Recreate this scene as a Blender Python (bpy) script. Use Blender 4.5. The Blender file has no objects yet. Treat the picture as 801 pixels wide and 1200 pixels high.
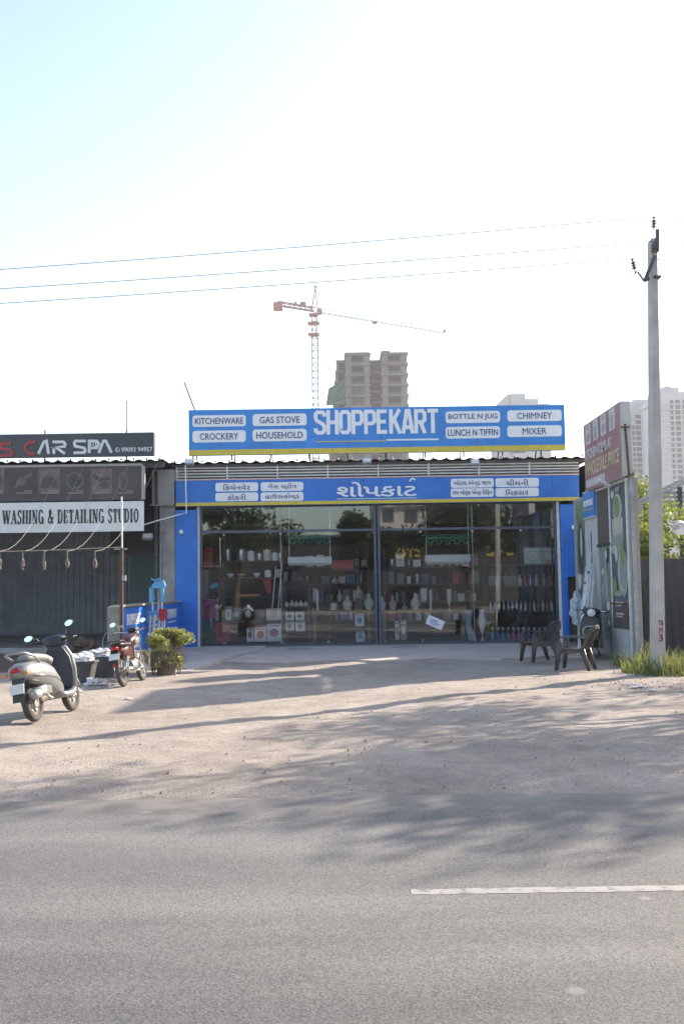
import bpy, bmesh, math, random
from mathutils import Vector, Matrix, Euler, noise
random.seed(11)
HAZE = .0003
R = math.radians
C = bpy.context.scene.collection
scn = bpy.context.scene

# ------------------------------------------------------------------ camera
EYE, FPX, CX, CY = 1.5, 1200.0, 400.5, 600.0
PITCH, ROLL = math.atan(90 / FPX), R(-0.85)
CAMROT = Matrix.Rotation(math.pi / 2 + PITCH, 3, 'X') @ Matrix.Rotation(ROLL, 3, 'Z')
cam = bpy.data.cameras.new('camera')
cam.sensor_fit = 'VERTICAL'; cam.sensor_height = 36; cam.sensor_width = 24
cam.lens = 36.0
cam.clip_start = .05; cam.clip_end = 3000
camo = bpy.data.objects.new('camera', cam); C.objects.link(camo)
camo.matrix_world = Matrix.Translation((0, 0, EYE)) @ CAMROT.to_4x4()
scn.camera = camo

# ------------------------------------------------------------------ light
SUN_EL, SX, SY = R(25.3), .78, .6258           # towards the sun on the ground: right and away
world = bpy.data.worlds.new('World'); scn.world = world; world.use_nodes = True
wn = world.node_tree.nodes; wn.clear()
sky = wn.new('ShaderNodeTexSky'); sky.sky_type = 'NISHITA'; sky.sun_disc = False
sky.sun_elevation = SUN_EL; sky.sun_rotation = math.atan2(SX, SY)
sky.air_density = 1.0; sky.dust_density = 1.3; sky.ozone_density = 1.2
bg = wn.new('ShaderNodeBackground'); bg.inputs['Strength'].default_value = .079
wo = wn.new('ShaderNodeOutputWorld')
world.node_tree.links.new(sky.outputs[0], bg.inputs[0]); world.node_tree.links.new(bg.outputs[0], wo.inputs[0])
sl = bpy.data.lights.new('sun', 'SUN'); sl.energy = 2.65; sl.angle = R(.6); sl.color = (1, .91, .81)
so = bpy.data.objects.new('sun', sl); C.objects.link(so)
sdir = Vector((SX * math.cos(SUN_EL), SY * math.cos(SUN_EL), math.sin(SUN_EL)))
so.rotation_euler = sdir.to_track_quat('Z', 'Y').to_euler(); so.location = (20, 20, 30)
scn.view_settings.view_transform = 'Standard'; scn.view_settings.look = 'None'
scn.view_settings.gamma = 1; scn.view_settings.use_curve_mapping = False
scn.view_settings.exposure = 2.3
scn.view_settings.use_white_balance = True
scn.view_settings.white_balance_temperature = 7000; scn.view_settings.white_balance_tint = 10
scn.render.engine = 'CYCLES'
scn.cycles.volume_bounces = 1; scn.cycles.transparent_max_bounces = 16; scn.cycles.max_bounces = 8

# ------------------------------------------------------------------ measuring helpers
def W(px, py, Y):
    d = CAMROT @ Vector(((px - CX) / FPX, -(py - CY) / FPX, -1))
    return Vector((0, 0, EYE)) + d * (Y / d.y)
def G(px, py, z=0):
    d = CAMROT @ Vector(((px - CX) / FPX, -(py - CY) / FPX, -1))
    return Vector((0, 0, EYE)) + d * ((z - EYE) / d.z)

# ------------------------------------------------------------------ materials
MATS = {}
def mat(name, col, rough=.6, metal=0, var=.12, scale=6, bump=0, bscale=30, col2=None, spec=.5, trans=0, alpha=1, pos=(.3, .7)):
    if name in MATS: return MATS[name]
    m = bpy.data.materials.new(name); m.use_nodes = True
    n, l = m.node_tree.nodes, m.node_tree.links
    b = n['Principled BSDF']
    b.inputs['Roughness'].default_value = rough; b.inputs['Metallic'].default_value = metal
    b.inputs['Specular IOR Level'].default_value = spec
    b.inputs['Transmission Weight'].default_value = trans
    b.inputs['Alpha'].default_value = alpha
    tc = n.new('ShaderNodeTexCoord')
    nz = n.new('ShaderNodeTexNoise'); nz.inputs['Scale'].default_value = scale; nz.inputs['Detail'].default_value = 6
    nz.inputs['Roughness'].default_value = .65
    l.new(tc.outputs['Object'], nz.inputs['Vector'])
    rp = n.new('ShaderNodeValToRGB')
    c2 = col2 or tuple(min(1, c * (1 + var)) for c in col)
    c1 = col if col2 else tuple(c * (1 - var) for c in col)
    rp.color_ramp.elements[0].position = pos[0]; rp.color_ramp.elements[1].position = pos[1]
    rp.color_ramp.elements[0].color = (*c1, 1); rp.color_ramp.elements[1].color = (*c2, 1)
    l.new(nz.outputs['Fac'], rp.inputs['Fac']); l.new(rp.outputs['Color'], b.inputs['Base Color'])
    if bump:
        n2 = n.new('ShaderNodeTexNoise'); n2.inputs['Scale'].default_value = bscale; n2.inputs['Detail'].default_value = 5
        l.new(tc.outputs['Object'], n2.inputs['Vector'])
        bp = n.new('ShaderNodeBump'); bp.inputs['Strength'].default_value = bump; bp.inputs['Distance'].default_value = .02
        l.new(n2.outputs['Fac'], bp.inputs['Height']); l.new(bp.outputs['Normal'], b.inputs['Normal'])
    MATS[name] = m
    return m

def M_(k): return MATS[k]
mat('sign_blue', (.020, .22, .62), .35, var=.16, scale=1.6, bump=.12, bscale=2.2)
mat('pillar_blue', (.006, .165, .62), .4, var=.16, scale=1.6, bump=.12, bscale=2.2)
mat('fascia_blue', (.010, .16, .56), .4, var=.16, scale=1.6, bump=.12, bscale=2.2)
mat('yellow_vinyl', (.62, .48, .06), .45, var=.12)
mat('white_vinyl', (.80, .80, .82), .45, var=.04)
mat('navy_letter', (.03, .06, .22), .5)
mat('black_panel', (.022, .026, .04), .3, var=.2, scale=2)
mat('red_letter', (.35, .03, .035), .45)
mat('silver_letter', (.62, .63, .66), .35, var=.05)
mat('banner_white', (.74, .72, .70), .6, var=.1, scale=1.5, bump=.15, bscale=3)
mat('banner_ink', (.035, .035, .04), .7)
mat('banner_dark', (.075, .062, .062), .6, var=.35, scale=1.2, bump=.2, bscale=3)
mat('banner_tint', (.16, .115, .105), .6, var=.35, scale=3)
mat('banner_pale', (.27, .23, .21), .6, var=.25, scale=4)
mat('galv_metal', (.36, .37, .38), .45, .5, var=.25, scale=4)
mat('roof_sheet', (.10, .10, .11), .6, .2, var=.4, scale=3, bump=.3)
mat('dark_steel', (.06, .065, .075), .5, .3, var=.3, scale=5)
mat('frame_steel', (.085, .105, .145), .4, .4, var=.15)
mat('white_paint', (.70, .70, .68), .5, var=.12, scale=5)
mat('louvre_white', (.74, .72, .68), .5, var=.15, scale=6)
mat('rust', (.10, .055, .035), .8, var=.4, scale=14, bump=.4)
mat('concrete', (.32, .30, .285), .9, var=.3, scale=3, bump=.5, bscale=18)
mat('pole_concrete', (.46, .43, .40), .9, var=.22, scale=2.2, bump=.4, bscale=40)
mat('stone_pier', (.26, .24, .21), .9, var=.3, scale=5, bump=.6, bscale=12)
mat('plaster', (.36, .345, .335), .85, var=.15, scale=2)
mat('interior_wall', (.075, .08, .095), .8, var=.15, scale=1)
mat('interior_floor', (.34, .32, .30), .5, var=.2, scale=2)
mat('teal_wall', (.09, .145, .15), .8, var=.12)
mat('shed_sheet', (.24, .26, .31), .5, .3, var=.2, scale=2)
mat('fence_sheet', (.055, .055, .065), .6, .2, var=.3, scale=1.5)
mat('brown_panel', (.10, .088, .075), .6, var=.15)
mat('poster_white', (.52, .52, .50), .55, var=.12, scale=2)
mat('poster_slate', (.10, .12, .16), .5, var=.3, scale=1.6)
mat('poster_green', (.19, .23, .18), .5, var=.3, scale=1.6)
mat('poster_dark', (.04, .055, .065), .5, var=.4, scale=1.8)
mat('crockery_cream', (.46, .46, .38), .45, var=.15, scale=3)
mat('crockery_green', (.20, .27, .12), .45, var=.25, scale=4)
mat('crockery_grey', (.30, .33, .30), .5, var=.15)
mat('red_board', (.34, .165, .155), .55, var=.3, scale=1.2)
mat('ochre_letter', (.55, .45, .28), .55, var=.2)
mat('pale_letter', (.56, .50, .50), .55, var=.2)
mat('black_plastic', (.018, .018, .02), .45, var=.3)
mat('tyre', (.05, .046, .042), .9, var=.5, scale=6, bump=.3, bscale=60)
mat('silver_paint', (.27, .278, .275), .32, .5, var=.08)
mat('chrome', (.62, .62, .63), .18, 1, var=.05)
mat('alloy', (.30, .29, .27), .4, .6, var=.25)
mat('dark_blue_plastic', (.022, .03, .05), .45, var=.25)
mat('tail_red', (.42, .015, .03), .2)
mat('plate_white', (.62, .62, .60), .45, var=.15, scale=20)
mat('mirror_glass', (.85, .87, .9), .05, 1, var=.01)
mat('maroon_paint', (.085, .02, .025), .3)
mat('brown_plastic', (.055, .046, .043), .45, var=.25, scale=9)
mat('black_paint', (.012, .012, .015), .25, var=.2)
mat('sky_plastic', (.10, .36, .62), .4)
mat('plastic_bag', (.72, .72, .73), .4, var=.08, scale=12, bump=.6, bscale=25)
mat('tub_grey', (.07, .07, .072), .6, var=.3)
mat('sack_brown', (.13, .085, .055), .9, var=.35, scale=8, bump=.5)
mat('soil_red', (.10, .07, .06), 1, var=.35, scale=6, bump=.8, bscale=16)
mat('foliage_bush', (.17, .20, .045), .6, col2=(.38, .38, .12), scale=9)
mat('foliage_hedge', (.10, .14, .02), .6, col2=(.26, .30, .06), scale=3)
mat('foliage_tree', (.03, .055, .012), .6, col2=(.075, .11, .03), scale=2)
mat('grass_blade', (.10, .145, .035), .7, col2=(.26, .26, .09), scale=5)
mat('dry_twig', (.20, .165, .12), .9, var=.3)
mat('bark', (.09, .07, .05), .95, var=.35, scale=6, bump=.7, bscale=20)
mat('tower_pale', (.40, .41, .43), .8, var=.05, scale=.05)
mat('tower_window', (.06, .07, .09), .3, var=.3, scale=.2)
mat('raw_concrete', (.125, .132, .142), .9, var=.15, scale=.2)
mat('infill_block', (.07, .077, .078), .9, var=.15, scale=.3)
mat('void_dark', (.014, .014, .016), .9, var=.2, scale=.3)
mat('net_green', (.015, .12, .07), .8, var=.4, scale=.6)
mat('crane_red', (.26, .09, .07), .6, var=.2)
mat('crane_white', (.20, .14, .125), .6, var=.2)
mat('wire', (.27, .24, .21), .5, .3)
mat('insulator', (.11, .09, .08), .3)
mat('cord', (.32, .28, .22), .8)
mat('coir', (.20, .17, .14), .95, bump=.8, bscale=60)
mat('red_good', (.50, .02, .03), .4)
mat('green_good', (.015, .30, .19), .4)
mat('bin_teal', (.01, .13, .12), .45)
mat('white_good', (.88, .87, .85), .35, var=.05)
mat('steel_good', (.55, .56, .58), .25, .7, var=.1)
mat('cream_good', (.80, .72, .58), .4)
mat('card_good', (.40, .32, .20), .7)
mat('pink_good', (.55, .14, .30), .35)
mat('teal_good', (.05, .36, .38), .35)
mat('blue_good', (.06, .16, .45), .35)
mat('copper_good', (.45, .2, .10), .3, .6)
mat('orange_good', (.55, .22, .03), .4)
mat('grey_good', (.20, .21, .23), .6)
mat('purple_good', (.14, .09, .20), .5)
mat('pale_pink', (.68, .46, .42), .5)
mat('pale_green', (.58, .68, .60), .5)
mat('ice_glass', (.40, .46, .53), .25, var=.15, scale=12)
mat('wood', (.22, .13, .07), .5, var=.25)
mat('paint_red_mark', (.20, .02, .03), .8)
mat('opp_wall', (.045, .043, .045), .8, var=.2)
mat('opp_pale', (.45, .43, .40), .8, var=.1)
mat('lens', (.62, .64, .66), .15, var=.05)

def leafy(name, f=.45):
    m = MATS[name]; n, l = m.node_tree.nodes, m.node_tree.links; b = n['Principled BSDF']
    t = n.new('ShaderNodeBsdfTranslucent'); mx = n.new('ShaderNodeMixShader'); mx.inputs[0].default_value = f
    l.new(b.inputs['Base Color'].links[0].from_socket, t.inputs[0]); l.new(b.outputs[0], mx.inputs[1]); l.new(t.outputs[0], mx.inputs[2])
    l.new(mx.outputs[0], n['Material Output'].inputs[0])
for k in ('foliage_bush', 'foliage_hedge', 'foliage_tree', 'grass_blade'): leafy(k)
mat('ceiling_white', (.55, .55, .55), .8)
mat('pod_grey', (.24, .22, .20), .9, var=.4, scale=30)
def glass_mat():
    m = bpy.data.materials.new('shop_glass'); m.use_nodes = True
    n, l = m.node_tree.nodes, m.node_tree.links; n.clear()
    o = n.new('ShaderNodeOutputMaterial'); mx = n.new('ShaderNodeMixShader')
    t = n.new('ShaderNodeBsdfTransparent'); t.inputs[0].default_value = (.95, .98, 1.0, 1)
    g = n.new('ShaderNodeBsdfGlossy'); g.inputs['Roughness'].default_value = .015
    g.inputs['Color'].default_value = (.92, .96, 1, 1)
    fr = n.new('ShaderNodeFresnel'); fr.inputs[0].default_value = 1.68
    tc = n.new('ShaderNodeTexCoord'); nz = n.new('ShaderNodeTexNoise'); nz.inputs['Scale'].default_value = .9
    bp = n.new('ShaderNodeBump'); bp.inputs['Strength'].default_value = .02; bp.inputs['Distance'].default_value = .05
    l.new(tc.outputs['Object'], nz.inputs['Vector']); l.new(nz.outputs['Fac'], bp.inputs['Height'])
    l.new(bp.outputs['Normal'], g.inputs['Normal'])
    l.new(fr.outputs[0], mx.inputs[0]); l.new(t.outputs[0], mx.inputs[1]); l.new(g.outputs[0], mx.inputs[2])
    l.new(mx.outputs[0], o.inputs[0]); MATS['shop_glass'] = m
glass_mat()

def ground_mat():
    m = bpy.data.materials.new('dry_dirt'); m.use_nodes = True
    n, l = m.node_tree.nodes, m.node_tree.links; b = n['Principled BSDF']
    b.inputs['Roughness'].default_value = .95; b.inputs['Specular IOR Level'].default_value = .15
    tc = n.new('ShaderNodeTexCoord')
    def nz(s, d=6, r=.6):
        k = n.new('ShaderNodeTexNoise'); k.inputs['Scale'].default_value = s; k.inputs['Detail'].default_value = d
        k.inputs['Roughness'].default_value = r; l.new(tc.outputs['Object'], k.inputs['Vector']); return k
    def ramp(src, p0, c0, p1, c1):
        k = n.new('ShaderNodeValToRGB'); e = k.color_ramp.elements
        e[0].position = p0; e[0].color = (*c0, 1); e[1].position = p1; e[1].color = (*c1, 1)
        l.new(src, k.inputs[0]); return k
    def mul(a, b_, f=1, mode='MULTIPLY'):
        k = n.new('ShaderNodeMix'); k.data_type = 'RGBA'; k.blend_type = mode; k.inputs[0].default_value = f
        l.new(a, k.inputs[6]); l.new(b_, k.inputs[7]); return k.outputs[2]
    big = ramp(nz(.45, 7, .6).outputs[0], .35, (.39, .335, .292), .68, (.52, .452, .398))
    mid = ramp(nz(3.2, 8, .72).outputs[0], .3, (.74, .73, .73), .62, (1.05, 1.05, 1.05))
    fine = ramp(nz(38, 4, .8).outputs[0], .30, (.66, .66, .67), .58, (1.06, 1.06, 1.06))
    vor = n.new('ShaderNodeTexVoronoi'); vor.inputs['Scale'].default_value = 9; vor.inputs['Randomness'].default_value = 1
    l.new(tc.outputs['Object'], vor.inputs['Vector'])
    peb = ramp(vor.outputs['Distance'], .05, (.62, .60, .60), .13, (1, 1, 1))
    c = mul(mul(mul(big.outputs[0], mid.outputs[0]), fine.outputs[0]), peb.outputs[0], .8)
    l.new(c, b.inputs['Base Color'])
    ad = n.new('ShaderNodeMath'); ad.operation = 'ADD'
    l.new(nz(7, 8, .75).outputs[0], ad.inputs[0]); l.new(nz(55, 5, .7).outputs[0], ad.inputs[1])
    bp = n.new('ShaderNodeBump'); bp.inputs['Strength'].default_value = .9; bp.inputs['Distance'].default_value = .035
    l.new(ad.outputs[0], bp.inputs['Height']); l.new(bp.outputs[0], b.inputs['Normal'])
    MATS['dry_dirt'] = m
ground_mat()

def asphalt_mat():
    m = bpy.data.materials.new('asphalt'); m.use_nodes = True
    n, l = m.node_tree.nodes, m.node_tree.links; b = n['Principled BSDF']
    b.inputs['Roughness'].default_value = .85; b.inputs['Specular IOR Level'].default_value = .3
    tc = n.new('ShaderNodeTexCoord')
    mp = n.new('ShaderNodeMapping'); mp.inputs['Scale'].default_value = (.25, 1.2, 1)
    l.new(tc.outputs['Object'], mp.inputs['Vector'])
    k1 = n.new('ShaderNodeTexNoise'); k1.inputs['Scale'].default_value = 1.6; k1.inputs['Detail'].default_value = 6
    l.new(mp.outputs[0], k1.inputs['Vector'])
    r1 = n.new('ShaderNodeValToRGB'); e = r1.color_ramp.elements
    e[0].position = .32; e[0].color = (.100, .099, .099, 1); e[1].position = .7; e[1].color = (.155, .151, .148, 1)
    l.new(k1.outputs[0], r1.inputs[0])
    v = n.new('ShaderNodeTexVoronoi'); v.inputs['Scale'].default_value = 130; l.new(tc.outputs['Object'], v.inputs['Vector'])
    r2 = n.new('ShaderNodeValToRGB'); e = r2.color_ramp.elements
    e[0].position = 0; e[0].color = (.42, .42, .43, 1); e[1].position = 1; e[1].color = (1.6, 1.59, 1.57, 1)
    l.new(v.outputs['Color'], r2.inputs[0])
    k3 = n.new('ShaderNodeTexNoise'); k3.inputs['Scale'].default_value = 1.1; k3.inputs['Detail'].default_value = 3
    l.new(tc.outputs['Object'], k3.inputs['Vector'])
    mx = n.new('ShaderNodeMix'); mx.data_type = 'RGBA'; mx.blend_type = 'MULTIPLY'; mx.inputs[0].default_value = .85
    l.new(r1.outputs[0], mx.inputs[6]); l.new(r2.outputs[0], mx.inputs[7])
    # pale worn blotches
    v2 = n.new('ShaderNodeTexVoronoi'); v2.inputs['Scale'].default_value = 1.5
    mp2 = n.new('ShaderNodeMapping'); mp2.inputs['Location'].default_value = (3.3, 1.7, 0)
    l.new(tc.outputs['Object'], mp2.inputs['Vector']); l.new(mp2.outputs[0], v2.inputs['Vector'])
    r4 = n.new('ShaderNodeValToRGB'); e = r4.color_ramp.elements
    e[0].position = .045; e[0].color = (.55, .55, .55, 1); e[1].position = .075; e[1].color = (0, 0, 0, 1)
    l.new(v2.outputs['Distance'], r4.inputs[0])
    mx2 = n.new('ShaderNodeMix'); mx2.data_type = 'RGBA'
    l.new(r4.outputs[0], mx2.inputs[0]); l.new(mx.outputs[2], mx2.inputs[6]); mx2.inputs[7].default_value = (.26, .25, .245, 1)
    sp = n.new('ShaderNodeSeparateXYZ'); l.new(tc.outputs['Object'], sp.inputs[0])
    mr = n.new('ShaderNodeMapRange'); mr.interpolation_type = 'SMOOTHSTEP'; mr.inputs['From Min'].default_value = 6.75; mr.inputs['From Max'].default_value = 7.75
    kd = n.new('ShaderNodeTexNoise'); kd.inputs['Scale'].default_value = 2.2; kd.inputs['Detail'].default_value = 8; kd.inputs['Roughness'].default_value = .7
    l.new(tc.outputs['Object'], kd.inputs['Vector'])
    am = n.new('ShaderNodeMath'); am.operation = 'MULTIPLY_ADD'; am.inputs[1].default_value = 1.6; l.new(kd.outputs[0], am.inputs[0])
    ab = n.new('ShaderNodeMath'); ab.operation = 'ADD'; ab.inputs[1].default_value = -.8; l.new(sp.outputs['Y'], ab.inputs[0]); l.new(ab.outputs[0], am.inputs[2])
    l.new(am.outputs[0], mr.inputs['Value'])
    md = n.new('ShaderNodeMix'); md.data_type = 'RGBA'; mq = n.new('ShaderNodeMath'); mq.operation = 'MULTIPLY'; mq.inputs[1].default_value = .5
    l.new(mr.outputs[0], mq.inputs[0]); l.new(mq.outputs[0], md.inputs[0]); l.new(mx2.outputs[2], md.inputs[6]); md.inputs[7].default_value = (.33, .29, .26, 1)
    # hairline cracks and old wheel tracks
    vc = n.new('ShaderNodeTexVoronoi'); vc.feature = 'DISTANCE_TO_EDGE'; vc.inputs['Scale'].default_value = .55
    wv = n.new('ShaderNodeTexNoise'); wv.inputs['Scale'].default_value = 2.5; wv.inputs['Detail'].default_value = 5; l.new(tc.outputs['Object'], wv.inputs['Vector'])
    va = n.new('ShaderNodeVectorMath'); va.operation = 'MULTIPLY_ADD'; va.inputs[1].default_value = (.5, .5, 0); l.new(wv.outputs['Color'], va.inputs[0]); l.new(tc.outputs['Object'], va.inputs[2])
    l.new(va.outputs[0], vc.inputs['Vector'])
    rc = n.new('ShaderNodeValToRGB'); e = rc.color_ramp.elements; e[0].position = .002; e[0].color = (.92, .92, .92, 1); e[1].position = .008; e[1].color = (1, 1, 1, 1)
    l.new(vc.outputs['Distance'], rc.inputs[0])
    wt = n.new('ShaderNodeTexWave'); wt.bands_direction = 'Y'; wt.inputs['Scale'].default_value = .17; wt.inputs['Distortion'].default_value = 1.5; wt.inputs['Detail'].default_value = 3; wt.inputs['Detail Scale'].default_value = .6
    l.new(tc.outputs['Object'], wt.inputs['Vector'])
    rw = n.new('ShaderNodeValToRGB'); e = rw.color_ramp.elements; e[0].color = (.88, .88, .88, 1); e[1].color = (1.08, 1.07, 1.06, 1); l.new(wt.outputs['Fac'], rw.inputs[0])
    m5 = n.new('ShaderNodeMix'); m5.data_type = 'RGBA'; m5.blend_type = 'MULTIPLY'; m5.inputs[0].default_value = 1; l.new(md.outputs[2], m5.inputs[6]); l.new(rc.outputs[0], m5.inputs[7])
    m6 = n.new('ShaderNodeMix'); m6.data_type = 'RGBA'; m6.blend_type = 'MULTIPLY'; m6.inputs[0].default_value = 1; l.new(m5.outputs[2], m6.inputs[6]); l.new(rw.outputs[0], m6.inputs[7])
    l.new(m6.outputs[2], b.inputs['Base Color'])
    bp = n.new('ShaderNodeBump'); bp.inputs['Strength'].default_value = .3; bp.inputs['Distance'].default_value = .003
    l.new(v.outputs['Distance'], bp.inputs['Height']); l.new(bp.outputs[0], b.inputs['Normal'])
    MATS['asphalt'] = m
asphalt_mat()

# ------------------------------------------------------------------ object helpers
ROOTM = {}                      # things whose children are built in world coordinates
def thing(name, label, cat, loc=(0, 0, 0), rotz=0, group=None, local=False, rot=None):
    o = bpy.data.objects.new(name, None); C.objects.link(o)
    o.empty_display_size = .2
    o.location = loc; o.rotation_euler = rot or (0, 0, rotz)
    o['label'] = label; o['category'] = cat
    if group: o['group'] = group
    if not local: ROOTM[o.name] = Matrix.LocRotScale(Vector(loc), Euler(o.rotation_euler), None).inverted()
    return o
def tag(o, label, cat, group=None, kind=None):
    if label: o['label'] = label
    if cat: o['category'] = cat
    if group: o['group'] = group
    if kind: o['kind'] = kind
    return o
def rootof(o):
    while o.parent: o = o.parent
    return o
I4 = Matrix.Identity(4)
class MB:
    def __init__(s, M=None): s.bm = bmesh.new(); s.M = M or I4.copy()
    def v(s, p): return s.bm.verts.new(s.M @ Vector(p))
    def f(s, vs):
        try: return s.bm.faces.new(vs)
        except ValueError: return None
    def box(s, c, size, rot=None):
        c = Vector(c); h = [k / 2 for k in size]
        r = rot.to_matrix() if isinstance(rot, Euler) else (rot or Matrix.Identity(3))
        vs = [s.v(c + r @ Vector((sx * h[0], sy * h[1], sz * h[2]))) for sx in (-1, 1) for sy in (-1, 1) for sz in (-1, 1)]
        for q in ((0, 1, 3, 2), (4, 6, 7, 5), (0, 4, 5, 1), (2, 3, 7, 6), (0, 2, 6, 4), (1, 5, 7, 3)): s.f([vs[i] for i in q])
        return s
    def span(s, x0, x1, y0, y1, z0, z1):
        return s.box(((x0 + x1) / 2, (y0 + y1) / 2, (z0 + z1) / 2), (abs(x1 - x0), abs(y1 - y0), abs(z1 - z0)))
    def beam(s, p0, p1, w, h=None):
        p0, p1 = Vector(p0), Vector(p1); d = p1 - p0
        q = d.to_track_quat('X', 'Z').to_matrix()
        return s.box((p0 + p1) / 2, (d.length, w, h or w), q)
    def tube(s, pts, r, n=8, closed=False, cap=True):
        pts = [Vector(p) for p in pts]; k = len(pts); rings = []; prev = None
        for i, p in enumerate(pts):
            a = pts[(i - 1) % k] if (closed or i > 0) else p
            b = pts[(i + 1) % k] if (closed or i < k - 1) else p
            t = (b - a).normalized()
            if prev is None:
                u = t.orthogonal().normalized()
            else:
                u = (prev - t * prev.dot(t)); u = u.normalized() if u.length > 1e-6 else t.orthogonal().normalized()
            prev = u; w = t.cross(u)
            rr = r[i] if isinstance(r, (list, tuple)) else r
            rings.append([s.v(p + (u * math.cos(2 * math.pi * j / n) + w * math.sin(2 * math.pi * j / n)) * rr) for j in range(n)])
        for i in range(k if closed else k - 1):
            a, b = rings[i], rings[(i + 1) % k]
            for j in range(n): s.f((a[j], a[(j + 1) % n], b[(j + 1) % n], b[j]))
        if cap and not closed:
            s.f(list(reversed(rings[0]))); s.f(rings[-1])
        return s
    def lathe(s, prof, n=16, o=(0, 0, 0), rot=None):
        o = Vector(o); r_ = rot or Matrix.Identity(3); rings = []
        for (rad, z) in prof:
            rings.append([s.v(o + r_ @ Vector((rad * math.cos(2 * math.pi * j / n), rad * math.sin(2 * math.pi * j / n), z))) for j in range(n)])
        for a, b in zip(rings, rings[1:]):
            for j in range(n): s.f((a[j], a[(j + 1) % n], b[(j + 1) % n], b[j]))
        s.f(list(reversed(rings[0]))); s.f(rings[-1]); return s
    def loft(s, rings, cap=True):
        R_ = [[s.v(p) for p in r] for r in rings]; n = len(R_[0])
        for a, b in zip(R_, R_[1:]):
            for j in range(n): s.f((a[j], a[(j + 1) % n], b[(j + 1) % n], b[j]))
        if cap: s.f(list(reversed(R_[0]))); s.f(R_[-1])
        return s
    def prism(s, poly, y0, y1):                 # polygon in local XZ, extruded along local Y
        a = [s.v((x, y0, z)) for x, z in poly]; b = [s.v((x, y1, z)) for x, z in poly]; n = len(poly)
        s.f(a); s.f(list(reversed(b)))
        for j in range(n): s.f((a[j], b[j], b[(j + 1) % n], a[(j + 1) % n]))
        return s
    def ribbon(s, pts, w, y0, y1, closed=False):   # flat stroke in local XZ
        pts = [Vector(p) for p in pts]; k = len(pts); L = []; Rr = []
        for i, p in enumerate(pts):
            a = pts[(i - 1) % k] if (closed or i > 0) else p
            b = pts[(i + 1) % k] if (closed or i < k - 1) else p
            d1 = (p - a); d2 = (b - p)
            t = (d1.normalized() if d1.length else Vector((0, 0))) + (d2.normalized() if d2.length else Vector((0, 0)))
            t = t.normalized() if t.length > 1e-6 else Vector((1, 0))
            nrm = Vector((-t.y, t.x)); c = 1.0
            if d1.length and d2.length:
                c = max(.45, abs(nrm.dot(Vector((-d1.y, d1.x)).normalized())))
            ww = w[i] if isinstance(w, (list, tuple)) else w
            L.append(p + nrm * ww / 2 / c); Rr.append(p - nrm * ww / 2 / c)
        for i in range(k if closed else k - 1):
            j = (i + 1) % k
            s.prism([L[i], L[j], Rr[j], Rr[i]], y0, y1)
        return s
    def add_mesh(s, me, M):
        n0 = len(s.bm.verts)
        s.bm.from_mesh(me); s.bm.verts.ensure_lookup_table()
        for v in s.bm.verts[n0:]: v.co = s.M @ (M @ v.co)
        return s
    def build(s, name, m, parent=None, smooth=False, bevel=0, bseg=2, sub=0, fix=True):
        if fix: bmesh.ops.recalc_face_normals(s.bm, faces=s.bm.faces)
        me = bpy.data.meshes.new(name); 
        if parent is not None:
            rm = ROOTM.get(rootof(parent).name)
            if rm is not None: s.bm.transform(rm)
            s.bm.to_mesh(me); loc = None
        else:
            xs = [v.co for v in s.bm.verts]
            lo = Vector((min(p.x for p in xs), min(p.y for p in xs), min(p.z for p in xs)))
            hi = Vector((max(p.x for p in xs), max(p.y for p in xs), max(p.z for p in xs)))
            loc = Vector(((lo.x + hi.x) / 2, (lo.y + hi.y) / 2, lo.z))
            s.bm.transform(Matrix.Translation(-loc)); s.bm.to_mesh(me)
        s.bm.free()
        o = bpy.data.objects.new(name, me); C.objects.link(o)
        if loc is not None: o.location = loc
        if parent is not None: o.parent = parent
        me.materials.append(MATS[m] if isinstance(m, str) else m)
        if smooth:
            for p in me.polygons: p.use_smooth = True
        if bevel:
            bv = o.modifiers.new('bevel', 'BEVEL'); bv.width = bevel; bv.segments = bseg; bv.limit_method = 'ANGLE'
        if sub:
            sb = o.modifiers.new('subd', 'SUBSURF'); sb.levels = sub; sb.render_levels = sub
        return o
def clone(root, loc=None, rotz=None, label=None, group=None, swap=None):
    def cp(o, par):
        c = o.copy(); C.objects.link(c); c.parent = par
        if swap and c.type == 'MESH' and c.data.materials[0].name in swap:
            c.data = c.data.copy(); c.data.materials[0] = MATS[swap[c.data.materials[0].name]]
        for ch in [k for k in o.children]: cp(ch, c)
        return c
    r = cp(root, None)
    if loc is not None: r.location = loc
    if rotz is not None: r.rotation_euler = (0, 0, rotz)
    if label: r['label'] = label
    if group: r['group'] = group
    return r
def sup(cy, cz, hw, hh, x, n=20, e=2.6):            # superellipse ring in YZ at x
    out = []
    for j in range(n):
        a = 2 * math.pi * j / n; c, s_ = math.cos(a), math.sin(a)
        out.append((x, cy + hw * math.copysign(abs(c) ** (2 / e), c), cz + hh * math.copysign(abs(s_) ** (2 / e), s_)))
    return out
def supz(cx, cy, hx, hy, z, n=20, e=2.6):           # superellipse ring in XY at z
    return [(cx + p[1], cy + p[2], z) for p in sup(0, 0, hx, hy, 0, n, e)]

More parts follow.
